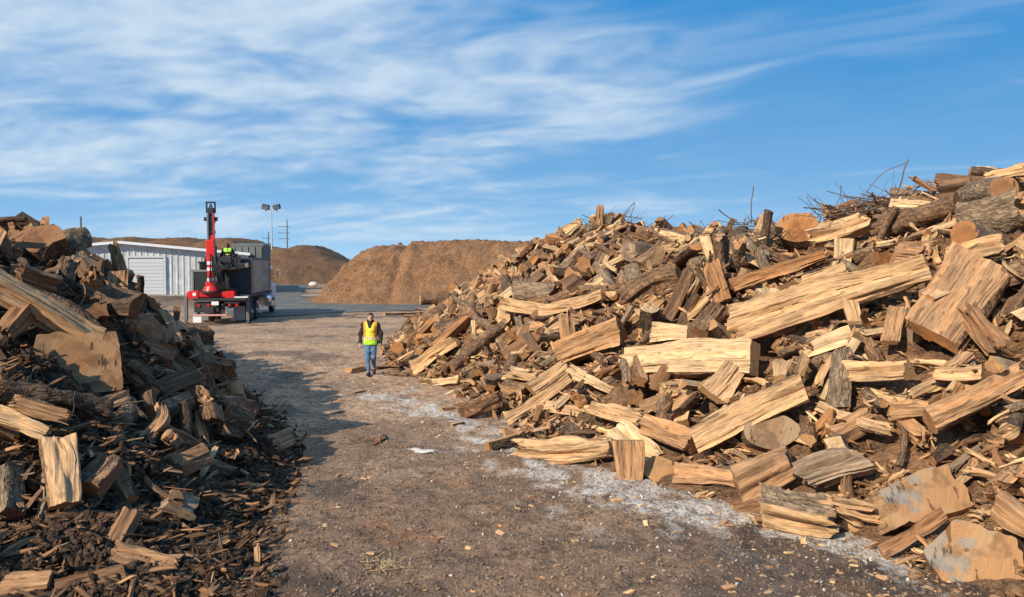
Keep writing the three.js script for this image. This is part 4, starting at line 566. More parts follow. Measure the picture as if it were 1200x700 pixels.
  stuff(new THREE.Mesh(mergeGeometries(gl), mat('root', { color: lin(0.27, 0.165, 0.09) })), 'root_twigs', 'thin stringy roots and twigs over the stump pile', 'twigs');
  const h1 = at(1012, 232, 15.5), st = mesh('dry_stalk', new THREE.TubeGeometry(new THREE.CatmullRomCurve3([h1, h1.clone().add(V(0.12, 0.2, 0)), h1.clone().add(V(0.35, 0.45, 0)), h1.clone().add(V(0.72, 0.62, 0.05))]), 16, 0.007, 5), mat('twig', {}), scene); tag(st, 'long thin dry stalk arching above the crest', 'stalk');
  const straw = (px, py, n, R, name, label, col) => { const c = onGround(px, py), list = []; for (let i = 0; i < n; i++) { const a = r() * 6.3, q = R * Math.sqrt(r()); list.push(twig(V(c.x + Math.cos(a) * q, groundY(c.x, c.z) + 0.01 + r() * 0.03, c.z + Math.sin(a) * q * 0.8), V(r() - 0.5, r() * 0.08 - 0.03, r() - 0.5), 0.06 + r() * 0.16, 0.0022 + r() * 0.002, sd++)); } tag(mesh(name, mergeGeometries(list), mat(name, { color: lin(...col) }), scene), label, 'straw'); };
  straw(448, 664, 60, 0.2, 'straw_clump', 'clump of pale straw lying on the dark soil in the yard', [0.52, 0.37, 0.20]);
  straw(424, 516, 80, 0.22, 'bark_shreds', 'clump of brown bark shreds lying in the middle of the yard', [0.30, 0.18, 0.10]);
  [[488, 529, 0.06], [497, 531, 0.09], [506, 530, 0.05]].forEach(([px, py, s], i) => { const c = onGround(px, py), o = mesh(numbered('ash_lump'), CL[i], mat('ash', { color: lin(0.58, 0.55, 0.50), roughness: 1 }), scene); o.position.set(c.x, 0.02, c.z); o.scale.set(s * 1.4, s * 0.7, s); tag(o, ['small white ash lump at the end of its row of three', 'largest white ash lump in the middle of the yard', 'smallest white ash lump of three in the yard'][i], 'ash lump'); });
}

// ---------------------------------------------------------------- shed, poles, lamp mast
const bx = (w, h, d, x, y, z, rx = 0, ry = 0, rz = 0, b = 0) => { const g = b ? new RoundedBoxGeometry(w, h, d, 2, b) : new THREE.BoxGeometry(w, h, d).toNonIndexed(); g.rotateX(rx); g.rotateY(ry); g.rotateZ(rz); g.translate(x, y, z); return g.index ? g.toNonIndexed() : g; };
const cyl = (r0, r1, h, x, y, z, axis = 'y', n = 18) => { const g = new THREE.CylinderGeometry(r0, r1, h, n); if (axis === 'x') g.rotateZ(Math.PI / 2); if (axis === 'z') g.rotateX(Math.PI / 2); g.translate(x, y, z); return g.toNonIndexed(); };
const MG = mergeGeometries;
const paint = (k, c, ro = 0.5, me = 0, o = {}) => mat(k, Object.assign({ color: lin(...c), roughness: ro, metalness: me }, o));
const STAIN = makeTex(256, 256, (x, y, o) => { const a = fbm(x * 5, y * 5, 5, 5, 5, 810), b = fbm(x * 40, y * 9, 3, 40, 9, 820), v = 0.82 + 0.5 * (a - 0.5) + 0.3 * (b - 0.5); o[0] = v; o[1] = v * 0.97; o[2] = v * 0.93; o[3] = a; });
{
  const z = -75, ridge = -34.4, right = -23.8, left = -45.0, hr = 4.72, he = 3.72, roofAt = x => hr - (hr - he) * Math.abs(x - ridge) / (ridge - left);
  const s = thing('metal_shed', 'pale ribbed metal shed with low gable behind the truck', 'shed', ridge, 0, z, 0.29);
  const p = [], ix = []; let n = 0; const wm = mat('shedwall', { map: STAIN.map, color: lin(0.70, 0.74, 0.76), roughness: 0.5, metalness: 0.1 }), uv = [];
  const dL = -39.6 + 4.9, dR = dL + 2.9;                                                      // roller door opening
  for (let x = left; x < right; x += 0.5) for (const [a, o] of [[0, 0], [0.16, 0], [0.2, 0.05], [0.30, 0.05], [0.34, 0]]) { const X = x + a; p.push(X - ridge, 0, o, X - ridge, roofAt(X) - 0.05, o); uv.push(X / 3, 0, X / 3, 1.5); n++; }
  for (let i = 0; i + 1 < n; i++) ix.push(i * 2, i * 2 + 2, i * 2 + 1, i * 2 + 1, i * 2 + 2, i * 2 + 3);
  const g = new THREE.BufferGeometry(); g.setAttribute('position', new THREE.Float32BufferAttribute(p, 3)); g.setAttribute('uv', new THREE.Float32BufferAttribute(uv, 2)); g.setIndex(ix); mesh('ribbed_wall', (g.toNonIndexed().computeVertexNormals(), (() => { const q = g.toNonIndexed(); q.computeVertexNormals(); return q; })()), wm, s);
  mesh('side_wall', MG([bx(0.1, he - 0.1, 20, right - ridge, (he - 0.1) / 2, -10), bx(0.1, he - 0.1, 20, left - ridge, (he - 0.1) / 2, -10), bx(right - left, he, 0.1, 0, he / 2, -20)]), wm, s);
  const hw = ridge - left + 0.3, sl = Math.atan((hr - he) / (ridge - left));
  for (const k of [-1, 1]) mesh('roof', bx(hw / Math.cos(sl), 0.08, 20.8, k * hw / 2, hr + 0.02 - (hr - he) * hw / (ridge - left) / 2, -9.9, 0, 0, -k * sl), paint('shedroof', [0.72, 0.75, 0.78], 0.4, 0.1), s);
  for (const k of [-1, 1]) mesh('roof_trim', bx(hw / Math.cos(sl), 0.22, 0.1, k * hw / 2, hr - 0.06 - (hr - he) * hw / (ridge - left) / 2, 0.56, 0, 0, -k * sl), paint('shedtrim', [0.82, 0.84, 0.86], 0.5), s);
  const x0 = -33.6 - ridge, d = mesh('roller_door', bx(2.9, 3.2, 0.06, x0 + 1.3, 1.6, 0.09), paint('rdoor', [0.62, 0.64, 0.64], 0.6), s); for (let i = 0; i < 10; i++) mesh('door_slat', bx(2.8, 0.26, 0.03, x0 + 1.3, 0.2 + i * 0.31, 0.135), paint('rslat', [0.64, 0.66, 0.66], 0.6), d);
  mesh('door_frame', MG([bx(0.16, 3.3, 0.12, x0 - 0.22, 1.65, 0.12), bx(0.16, 3.3, 0.12, x0 + 2.82, 1.65, 0.12), bx(3.2, 0.16, 0.12, x0 + 1.3, 3.38, 0.12)]), paint('dframe', [0.62, 0.65, 0.67], 0.5), s);
  const b = thing('steel_box', 'dark grey steel box standing behind the truck and shed corner', 'container', -26.5, 0, -87, 0.1);
  mesh('box_body', bx(3.0, 4.55, 4, 0, 2.28, 0, 0, 0, 0, 0.05), paint('sbox', [0.12, 0.13, 0.12], 0.7), b); for (const x of [-1.3, -0.65, 0, 0.65, 1.3]) mesh('rib', bx(0.1, 4.3, 0.1, x, 2.25, 2.05), paint('sbrib', [0.15, 0.16, 0.15], 0.7), b); mesh('sloped_lid', bx(3.1, 0.12, 4.1, 0, 4.66, 0, 0.05), paint('sbox', [0, 0, 0]), b);
  const lamp = (px, topY, base) => { const G = onGround(px, base), d = -G.z, H = EYE + (HORIZON - topY) * d / F; const t = thing('light_mast', 'tall slim floodlight mast with two dark lamp heads behind the truck', 'light mast', G.x, 0, G.z); mesh('pole', cyl(0.07, 0.14, H - 0.3, 0, (H - 0.3) / 2, 0, 'y', 12), paint('galv', [0.55, 0.57, 0.60], 0.45, 0.5), t); mesh('base_block', bx(0.9, 0.5, 0.9, 0.1, 0.25, 0, 0, 0, 0, 0.05), paint('cblock', [0.10, 0.09, 0.08], 0.9), t); mesh('cross_arm', bx(1.6, 0.1, 0.1, 0, H - 0.35, 0), paint('galv', [0, 0, 0]), t);
    for (const k of [-1, 1]) { const h = mesh('lamp_head', bx(0.95, 0.62, 0.5, k * 0.72, H, 0.05, 0.35, 0, k * 0.22, 0.08), paint('lhead', [0.05, 0.05, 0.055], 0.5, 0.3), t); mesh('lamp_glass', bx(0.8, 0.46, 0.04, k * 0.72, H - 0.1, 0.30, 0.35, 0, k * 0.22), paint('lglass', [0.16, 0.17, 0.19], 0.15), h); mesh('bracket', bx(0.1, 0.4, 0.1, k * 0.72, H - 0.4, 0), paint('lhead', [0, 0, 0]), h); } };
  lamp(319, 243, 332);
  const upole = (px, topY, d, arms, label) => { const X = (px - 600) / F * d, H = EYE + (HORIZON - topY) * d / F; const t = thing('utility_pole', label, 'utility pole', X, 0, -d, 0.3, 'utility poles beyond the mulch heaps'); mesh('pole', cyl(0.11, 0.18, H, 0, H / 2, 0, 'y', 10), paint('upole', [0.13, 0.115, 0.10], 0.9), t); for (const [dy, w] of arms) { const a = mesh('cross_arm', bx(w, 0.12, 0.12, -w * 0.25, H - dy, 0), paint('upole', [0, 0, 0]), t); mesh('insulator', cyl(0.06, 0.08, 0.22, -w * 0.7, H - dy + 0.15, 0, 'y', 8), paint('insul', [0.3, 0.3, 0.3], 0.3), a); } };
  upole(337, 258, 190, [[1.5, 2.6], [2.9, 2.6], [4.2, 2.6]], 'tall utility pole with three cross arms beyond the mulch windrow');
  upole(315, 272, 190, [[1.4, 1.8]], 'short utility pole beside the floodlight mast'); upole(96, 254, 120, [[2.1, 2.4]], 'dark utility pole rising behind the stump pile crest');
  const rk = mesh('pale_boulder', new THREE.DodecahedronGeometry(0.8, 1), paint('bould', [0.62, 0.56, 0.47], 0.9), scene); rk.position.set(-22.6, 0.3, -97); rk.scale.set(0.7, 0.4, 0.5); tag(rk, 'pale block lying at the far road side before the windrow', 'boulder');
}

// ---------------------------------------------------------------- grapple truck (local: x to its right side, -z ahead, origin on the ground under the tail)
{
  const t = thing('grapple_truck', 'red crane grapple truck with rusty dump box seen from behind', 'truck', -14.45, 0, -42, 0.11);
  const black = paint('tblack', [0.022, 0.022, 0.024], 0.6), red = paint('tred', [0.62, 0.022, 0.02], 0.35, 0, {}), dark = paint('tsteel', [0.045, 0.05, 0.052], 0.38, 0.4), rust = mat('trust', { map: STAIN.map, color: lin(0.58, 0.40, 0.275), roughness: 0.75 }), grey = paint('tgrey', [0.20, 0.20, 0.20], 0.6), white = paint('twhite', [0.75, 0.76, 0.77], 0.4), blue = paint('tcab', [0.52, 0.62, 0.72], 0.3), chrome = paint('tchrome', [0.7, 0.72, 0.74], 0.2, 0.9), lens = paint('tlens', [0.5, 0.02, 0.02], 0.25);
  mesh('chassis', MG([bx(0.18, 0.32, 8.6, -0.45, 0.95, -4.6, 0, 0, 0, 0.02), bx(0.18, 0.32, 8.6, 0.45, 0.95, -4.6, 0, 0, 0, 0.02), bx(1.0, 0.25, 0.3, 0, 0.95, -1.2), bx(1.0, 0.25, 0.3, 0, 0.95, -4.2)]), black, t);
  mesh('deck', bx(2.6, 0.16, 7.0, 0.02, 1.36, -3.9, 0, 0, 0, 0.03), black, t); mesh('rear_platform', MG([bx(2.5, 0.12, 0.9, 0.1, 1.24, -0.1, 0, 0, 0, 0.02), bx(1.2, 0.5, 0.5, -0.55, 0.86, -0.05, 0, 0, 0, 0.04)]), black, t);
  const box = mesh('dump_box', MG([bx(2.5, 0.08, 5.2, 0, 1.5, -4.1), bx(0.08, 1.5, 5.2, -1.24, 2.27, -4.1), bx(2.5, 1.75, 0.08, 0, 2.38, -6.7)]), dark, t);
  mesh('box_side', bx(0.1, 1.72, 5.2, 1.26, 2.32, -4.1, 0, 0, 0, 0.02), rust, box); mesh('top_rail', bx(0.16, 0.12, 5.3, 1.26, 3.22, -4.1, 0, 0, 0, 0.02), paint('trail', [0.16, 0.12, 0.09], 0.7), box); mesh('top_rail', bx(0.14, 0.1, 5.3, -1.26, 3.05, -4.1, 0, 0, 0, 0.02), dark, box);
  for (const z of [-1.62, -6.6]) mesh('side_rib', bx(0.09, 1.55, 0.12, 1.345, 2.3, z), rust, box);
  mesh('corner_post', bx(0.2, 1.75, 0.16, 1.2, 2.35, -1.4, 0, 0, 0, 0.02), dark, box);
  const tg = mesh('tailgate', bx(1.18, 1.22, 0.08, -0.98, 2.0, -1.3, 0, 0, 0, 0.02), dark, t); mesh('gate_frame', MG([bx(1.24, 0.1, 0.12, -0.98, 2.63, -1.28), bx(0.1, 1.2, 0.12, -1.55, 2.05, -1.28), bx(0.08, 1.2, 0.12, -0.42, 2.05, -1.28)]), grey, tg);
  mesh('tailgate', bx(1.1, 1.2, 0.08, 0.58, 2.05, -1.3, 0, 0, 0, 0.02), dark, t); mesh('folded_tarp', bx(1.05, 0.24, 0.4, 0.72, 2.85, -1.25, 0.1, 0, 0.16, 0.05), paint('ttarp', [0.28, 0.22, 0.16], 0.9), t); mesh('crossbar', bx(0.9, 0.1, 0.1, 0.1, 2.66, -1.2), dark, t);
  mesh('head_board', bx(1.3, 0.6, 0.08, -0.85, 3.1, -6.4, 0, 0, 0, 0.02), dark, t);
  // cab
  const cab = mesh('cab', MG([bx(2.3, 1.5, 1.7, 0, 2.05, -8.3, 0, 0, 0, 0.18), bx(2.2, 0.95, 1.6, 0, 1.25, -9.6, 0, 0, 0, 0.15)]), blue, t); mesh('side_window', bx(0.05, 0.62, 0.85, 1.16, 2.3, -8.35), paint('tglass', [0.02, 0.03, 0.035], 0.08), cab); mesh('rear_window', bx(1.3, 0.5, 0.05, 0, 2.3, -7.44), paint('tglass', [0, 0, 0]), cab); mesh('door_handle', bx(0.05, 0.05, 0.2, 1.17, 1.8, -8.1), chrome, cab); mesh('step', bx(0.4, 0.3, 0.9, 1.05, 0.6, -8.3, 0, 0, 0, 0.04), chrome, cab); mesh('fuel_tank', cyl(0.3, 0.3, 1.2, 1.0, 0.85, -7.0, 'z', 16), chrome, t); mesh('mirror', MG([bx(0.3, 0.04, 0.04, 1.3, 2.3, -8.9), bx(0.08, 0.5, 0.22, 1.45, 2.35, -8.9, 0, 0, 0, 0.03)]), chrome, cab); mesh('exhaust_pipe', cyl(0.08, 0.08, 2.0, 0.95, 2.2, -7.3, 'y', 12), chrome, cab);
  const wheel = (x, z, dual) => { const w = mesh('wheel', MG((dual ? [-0.16, 0.16] : [0]).map(o => { const g = new THREE.TorusGeometry(0.36, 0.145, 10, 26); g.scale(1, 1, 1); g.rotateY(Math.PI / 2); g.translate(x + o, 0.5, z); return g.toNonIndexed(); })), black, t); w.name = 'wheel'; mesh('rim', MG([cyl(0.25, 0.25, dual ? 0.5 : 0.24, x, 0.5, z, 'x', 20), cyl(0.1, 0.12, 0.1, x + Math.sign(x) * (dual ? 0.28 : 0.16), 0.5, z, 'x', 14)]), chrome, w); };
  for (const z of [-1.9, -3.3]) for (const x of [-0.95, 0.95]) wheel(x, z, true); for (const x of [-1.0, 1.0]) wheel(x, -9.2, false);
  // tail: flaps, plate, lights, bumper bar
  for (const [x, m] of [[-0.98, grey], [0.82, paint('tflap', [0.32, 0.33, 0.36], 0.6)]]) mesh('mud_flap', bx(0.56, 0.72, 0.03, x, 0.50, -0.75), m, t);
  mesh('bumper_bar', bx(1.62, 0.09, 0.1, -0.38, 0.47, 0.25, 0, 0, 0, 0.02), paint('tbar', [0.55, 0.30, 0.28], 0.5), t); mesh('white_plate', bx(0.4, 0.3, 0.03, -0.98, 0.26, 0.28, 0, 0, 0, 0.01), white, t); mesh('number_plate', bx(0.34, 0.18, 0.02, -0.1, 1.06, 0.39), white, t);
  for (const x of [-0.9, -0.45, 0.55, 0.9]) mesh('tail_light', cyl(0.07, 0.07, 0.05, x, 0.96, 0.24, 'z', 14), lens, t);
  mesh('hitch_block', bx(0.5, 0.34, 0.4, -0.42, 0.72, 0.1, 0, 0, 0, 0.04), black, t); mesh('hitch_post', bx(0.16, 0.5, 0.16, 0.2, 0.8, 0.05), black, t); mesh('rear_step', bx(0.7, 0.12, 0.3, 0.65, 1.1, 0.1), black, t);
  // crane
  const beam = mesh('stabilizer_beam', MG([bx(2.35, 0.25, 0.34, -0.42, 1.46, -0.35, 0, 0, 0, 0.03), bx(0.5, 0.42, 0.42, -1.25, 1.44, -0.35, 0, 0, 0, 0.04), bx(0.45, 0.4, 0.42, 0.5, 1.44, -0.35, 0, 0, 0, 0.04)]), red, t); mesh('reflector', cyl(0.09, 0.09, 0.03, -1.2, 1.48, -0.13, 'z', 14), white, beam); mesh('side_rail', bx(0.9, 0.07, 0.1, 0.9, 1.33, -0.2), white, t);
  const leg = x => { const l = mesh('outrigger_leg', MG([bx(0.16, 1.25, 0.18, x, 0.78, -0.35, 0, 0, 0, 0.02), bx(0.1, 0.5, 0.1, x, 0.28, -0.35)]), paint('tleg', [0.14, 0.14, 0.13], 0.6), t); mesh('foot_pad', cyl(0.16, 0.18, 0.06, x, 0.035, -0.35), black, l); }; leg(1.32); leg(-1.66);
  const col = mesh('crane_column', MG([cyl(0.34, 0.46, 0.3, -0.42, 1.72, -0.35), bx(0.5, 0.36, 0.46, -0.42, 1.92, -0.35, 0, 0, 0, 0.05), bx(0.32, 1.35, 0.36, -0.42, 2.65, -0.35, 0, 0, 0, 0.04)]), red, t); for (const y of [2.2, 2.72, 3.02]) mesh('white_band', bx(0.335, 0.16, 0.375, -0.42, y, -0.35), white, col); mesh('slew_ring', cyl(0.5, 0.5, 0.1, -0.42, 1.6, -0.35), black, col);
  const boom = mesh('main_boom', MG([bx(0.42, 1.15, 0.42, -0.42, 3.6, -0.4, 0, 0, 0.02, 0.05), bx(0.3, 0.3, 0.32, -0.42, 4.25, -0.42, 0, 0, 0, 0.03)]), red, t); mesh('boom_hinge', cyl(0.16, 0.16, 0.62, -0.42, 3.2, -0.4, 'x', 16), dark, boom); mesh('lift_cylinder', cyl(0.07, 0.07, 1.5, -0.16, 3.1, -0.15, 'y', 12), black, boom);
  const jib = mesh('outer_boom', MG([bx(0.3, 1.75, 0.3, -0.42, 4.88, -0.46, 0, 0, 0, 0.03), bx(0.38, 0.3, 0.36, -0.42, 5.15, -0.46, 0, 0, 0, 0.04), bx(0.36, 0.2, 0.36, -0.42, 4.55, -0.46, 0, 0, 0, 0.04)]), dark, t); mesh('jib_edge', bx(0.06, 1.5, 0.08, -0.26, 4.75, -0.29), red, jib); mesh('jib_cylinder', cyl(0.06, 0.06, 1.4, -0.52, 4.8, -0.25, 'y', 12), paint('tcyl', [0.22, 0.24, 0.27], 0.3, 0.5), jib); for (const k of [-1, 1]) mesh('jib_bolt', cyl(0.1, 0.1, 0.16, -0.42 + k * 0.24, 5.2, -0.42, 'x', 12), black, jib);
  mesh('jib_head', MG([bx(0.07, 0.5, 0.1, -0.62, 5.75, -0.46), bx(0.07, 0.5, 0.1, -0.22, 5.75, -0.46), bx(0.48, 0.08, 0.14, -0.42, 6.02, -0.46), bx(0.06, 0.5, 0.06, -0.5, 5.72, -0.46, 0, 0, -0.4), bx(0.06, 0.5, 0.06, -0.34, 5.72, -0.46, 0, 0, 0.4)]), dark, t);
  mesh('operator_platform', MG([bx(0.95, 0.08, 0.7, 0.28, 2.78, -0.55), bx(0.12, 1.0, 0.12, -0.1, 2.35, -0.5, 0, 0, 0.5)]), black, t); mesh('operator_seat', MG([bx(0.5, 0.12, 0.48, 0.33, 3.02, -0.6, 0, 0, 0, 0.04), bx(0.46, 0.34, 0.1, 0.33, 3.2, -0.36, 0, 0, 0, 0.04), bx(0.14, 0.25, 0.14, 0.33, 2.9, -0.6)]), black, t);
  for (let i = 0; i < 4; i++) mesh('control_lever', MG([bx(0.03, 0.55, 0.03, -0.05 + i * 0.24, 3.2, -1.1, -0.2), cyl(0.035, 0.035, 0.08, -0.05 + i * 0.24, 3.48, -1.15, 'y', 8)]), black, t);
  for (let i = 0; i < 6; i++) { const o = (i - 2.5) * 0.11; mesh('hydraulic_hose', new THREE.TubeGeometry(new THREE.CatmullRomCurve3([new THREE.Vector3(-0.3 + o * 0.4, 3.5 - i * 0.06, -0.2), new THREE.Vector3(-0.15 + o, 2.7 - i * 0.05, -0.05 + o * 0.4), new THREE.Vector3(-0.1 + o * 1.2, 2.1, -0.1), new THREE.Vector3(0.25 + o, 1.75, -0.15), new THREE.Vector3(0.55 + o * 1.2, 1.65, -0.3)]), 22, 0.03, 7), paint('hose', [0.012, 0.012, 0.013], 0.75), t); }
  for (let i = 0; i < 3; i++) mesh('hydraulic_hose', new THREE.TubeGeometry(new THREE.CatmullRomCurve3([new THREE.Vector3(-0.2, 3.1 + i * 0.1, -0.25), new THREE.Vector3(0.1 + i * 0.06, 2.75 + i * 0.06, -0.1), new THREE.Vector3(0.45, 2.75 + i * 0.09, -0.15)]), 14, 0.04, 7), black, t);
}

// ---------------------------------------------------------------- people: bones with radii, joined smoothly and meshed
function netMesh(fn, lo, hi, cell) { // surface nets over a grid
  const n = [0, 1, 2].map(k => Math.ceil((hi[k] - lo[k]) / cell) + 1), [nx, ny, nz] = n, v = new Float32Array(nx * ny * nz), id = (i, j, k) => (k * ny + j) * nx + i;
  for (let k = 0; k < nz; k++) for (let j = 0; j < ny; j++) for (let i = 0; i < nx; i++) v[id(i, j, k)] = fn(lo[0] + i * cell, lo[1] + j * cell, lo[2] + k * cell);
  const vi = new Int32Array(nx * ny * nz).fill(-1), p = [], ix = [];
  for (let k = 0; k + 1 < nz; k++) for (let j = 0; j + 1 < ny; j++) for (let i = 0; i + 1 < nx; i++) {
    let c = 0, s = [0, 0, 0], m = 0; const g = (a, b, d) => v[id(i + a, j + b, k + d)]; for (let q = 0; q < 8; q++) if (g(q & 1, q >> 1 & 1, q >> 2) < 0) m++; if (m === 0 || m === 8) continue;
    for (let a = 0; a < 8; a++) for (const bit of [1, 2, 4]) { const b = a | bit; if (b === a) continue; const A = g(a & 1, a >> 1 & 1, a >> 2), B = g(b & 1, b >> 1 & 1, b >> 2); if ((A < 0) === (B < 0)) continue; const t = A / (A - B), P = [a & 1, a >> 1 & 1, a >> 2], Q = [b & 1, b >> 1 & 1, b >> 2]; for (let w = 0; w < 3; w++) s[w] += lerp(P[w], Q[w], t); c++; }
    vi[id(i, j, k)] = p.length / 3; p.push(lo[0] + (i + s[0] / c) * cell, lo[1] + (j + s[1] / c) * cell, lo[2] + (k + s[2] / c) * cell);
  }
  const st = [1, nx, nx * ny];
  for (let k = 1; k + 1 < nz; k++) for (let j = 1; j + 1 < ny; j++) for (let i = 1; i + 1 < nx; i++) { const o = id(i, j, k), A = v[o] < 0; for (let w = 0; w < 3; w++) { const B = v[o + st[w]] < 0; if (A === B) continue; const u = st[(w + 1) % 3], q = st[(w + 2) % 3], a = vi[o], b = vi[o - u], c = vi[o - u - q], d = vi[o - q]; if (a < 0 || b < 0 || c < 0 || d < 0) continue; if (A) ix.push(a, b, c, a, c, d); else ix.push(a, c, b, a, d, c); } }
  const g = new THREE.BufferGeometry(); g.setAttribute('position', new THREE.Float32BufferAttribute(p, 3)); g.setIndex(ix); g.computeVertexNormals(); return g;
}
const cap = (x, y, z, a, b, ra, rb, sq = 1) => { const dx = b[0] - a[0], dy = b[1] - a[1], dz = b[2] - a[2], t = clamp(((x - a[0]) * dx + (y - a[1]) * dy + (z - a[2]) * dz) / (dx * dx + dy * dy + dz * dz + 1e-9), 0, 1); return Math.hypot(x - a[0] - dx * t, y - a[1] - dy * t, (z - a[2] - dz * t) * sq) - lerp(ra, rb, t); };
const sminD = (a, b, k) => { const h = clamp(0.5 + 0.5 * (b - a) / k, 0, 1); return lerp(b, a, h) - k * h * (1 - h); };
const bonesD = (list, k) => (x, y, z) => { let d = 9; for (const [a, b, ra, rb, sq] of list) d = sminD(d, cap(x, y, z, a, b, ra, rb, sq), k); return d; };
function handGeo(w, e, inward) { // palm at wrist w, hand hanging along (w - e), thumb forward
  const d = new THREE.Vector3(...w).sub(new THREE.Vector3(...e)).normalize(), f = new THREE.Vector3(0, 0, 1).addScaledVector(d, -d.z).normalize(), n = d.clone().cross(f), P = (a, b, c) => new THREE.Vector3(...w).addScaledVector(d, a).addScaledVector(f, b).addScaledVector(n, c * inward).toArray();
  const L = [[P(0, 0, 0), P(0.05, 0, 0), 0.024, 0.022], [P(0.03, 0.022, 0), P(0.085, 0.028, 0), 0.014, 0.013], [P(0.03, -0.022, 0), P(0.085, -0.026, 0), 0.014, 0.012]];
  const fl = [0.075, 0.085, 0.08, 0.06]; for (let i = 0; i < 4; i++) { const o = 0.030 - i * 0.020; L.push([P(0.088, o, 0), P(0.088 + fl[i] * 0.5, o * 1.06, 0.008), 0.0095, 0.009], [P(0.088 + fl[i] * 0.5, o * 1.06, 0.008), P(0.088 + fl[i] * 0.88, o * 1.06, 0.03), 0.009, 0.008]); }
  L.push([P(0.02, 0.022, 0.004), P(0.055, 0.052, 0.012), 0.0125, 0.010], [P(0.055, 0.052, 0.012), P(0.088, 0.058, 0.02), 0.010, 0.0085]);
  const q = bonesD(L, 0.008), c = P(0.08, 0.01, 0.01); return netMesh(q, c.map(v => v - 0.13), c.map(v => v + 0.13), 0.0045);
}
function headGeo(c, turnX) { // an egg of a head with brow, nose, mouth, chin, ears; c = centre
  const q = (x, y, z) => { x -= c[0]; y -= c[1]; z -= c[2]; const yy = y * Math.cos(turnX) - z * Math.sin(turnX), zz = y * Math.sin(turnX) + z * Math.cos(turnX); y = yy; z = zz;
    let d = Math.hypot(x / 0.076, y / 0.115, z / 0.096) - 1; d *= 0.08; d = sminD(d, cap(x, y, z, [0, -0.055, 0.035], [0, -0.085, 0.055], 0.05, 0.03), 0.03); d = sminD(d, cap(x, y, z, [0, 0.005, 0.09], [0, -0.028, 0.108], 0.009, 0.015), 0.012);
    for (const s of [-1, 1]) { d = sminD(d, cap(x, y, z, [s * 0.02, 0.028, 0.086], [s * 0.045, 0.026, 0.074], 0.012, 0.01), 0.014); d = Math.max(d, -(Math.hypot(x - s * 0.032, y - 0.008, z - 0.097) - 0.014)); d = sminD(d, cap(x, y, z, [s * 0.076, 0.012, -0.005], [s * 0.078, -0.03, -0.002], 0.014, 0.009), 0.008); }
    d = sminD(d, cap(x, y, z, [-0.018, -0.052, 0.088], [0.018, -0.052, 0.088], 0.007, 0.007), 0.008); d = Math.max(d, -cap(x, y, z, [-0.022, -0.052, 0.099], [0.022, -0.052, 0.099], 0.003, 0.003)); return d; };
  return netMesh(q, [c[0] - 0.12, c[1] - 0.16, c[2] - 0.14], [c[0] + 0.12, c[1] + 0.16, c[2] + 0.15], 0.006);
}
const strip = g => { g.deleteAttribute('uv'); return g; };
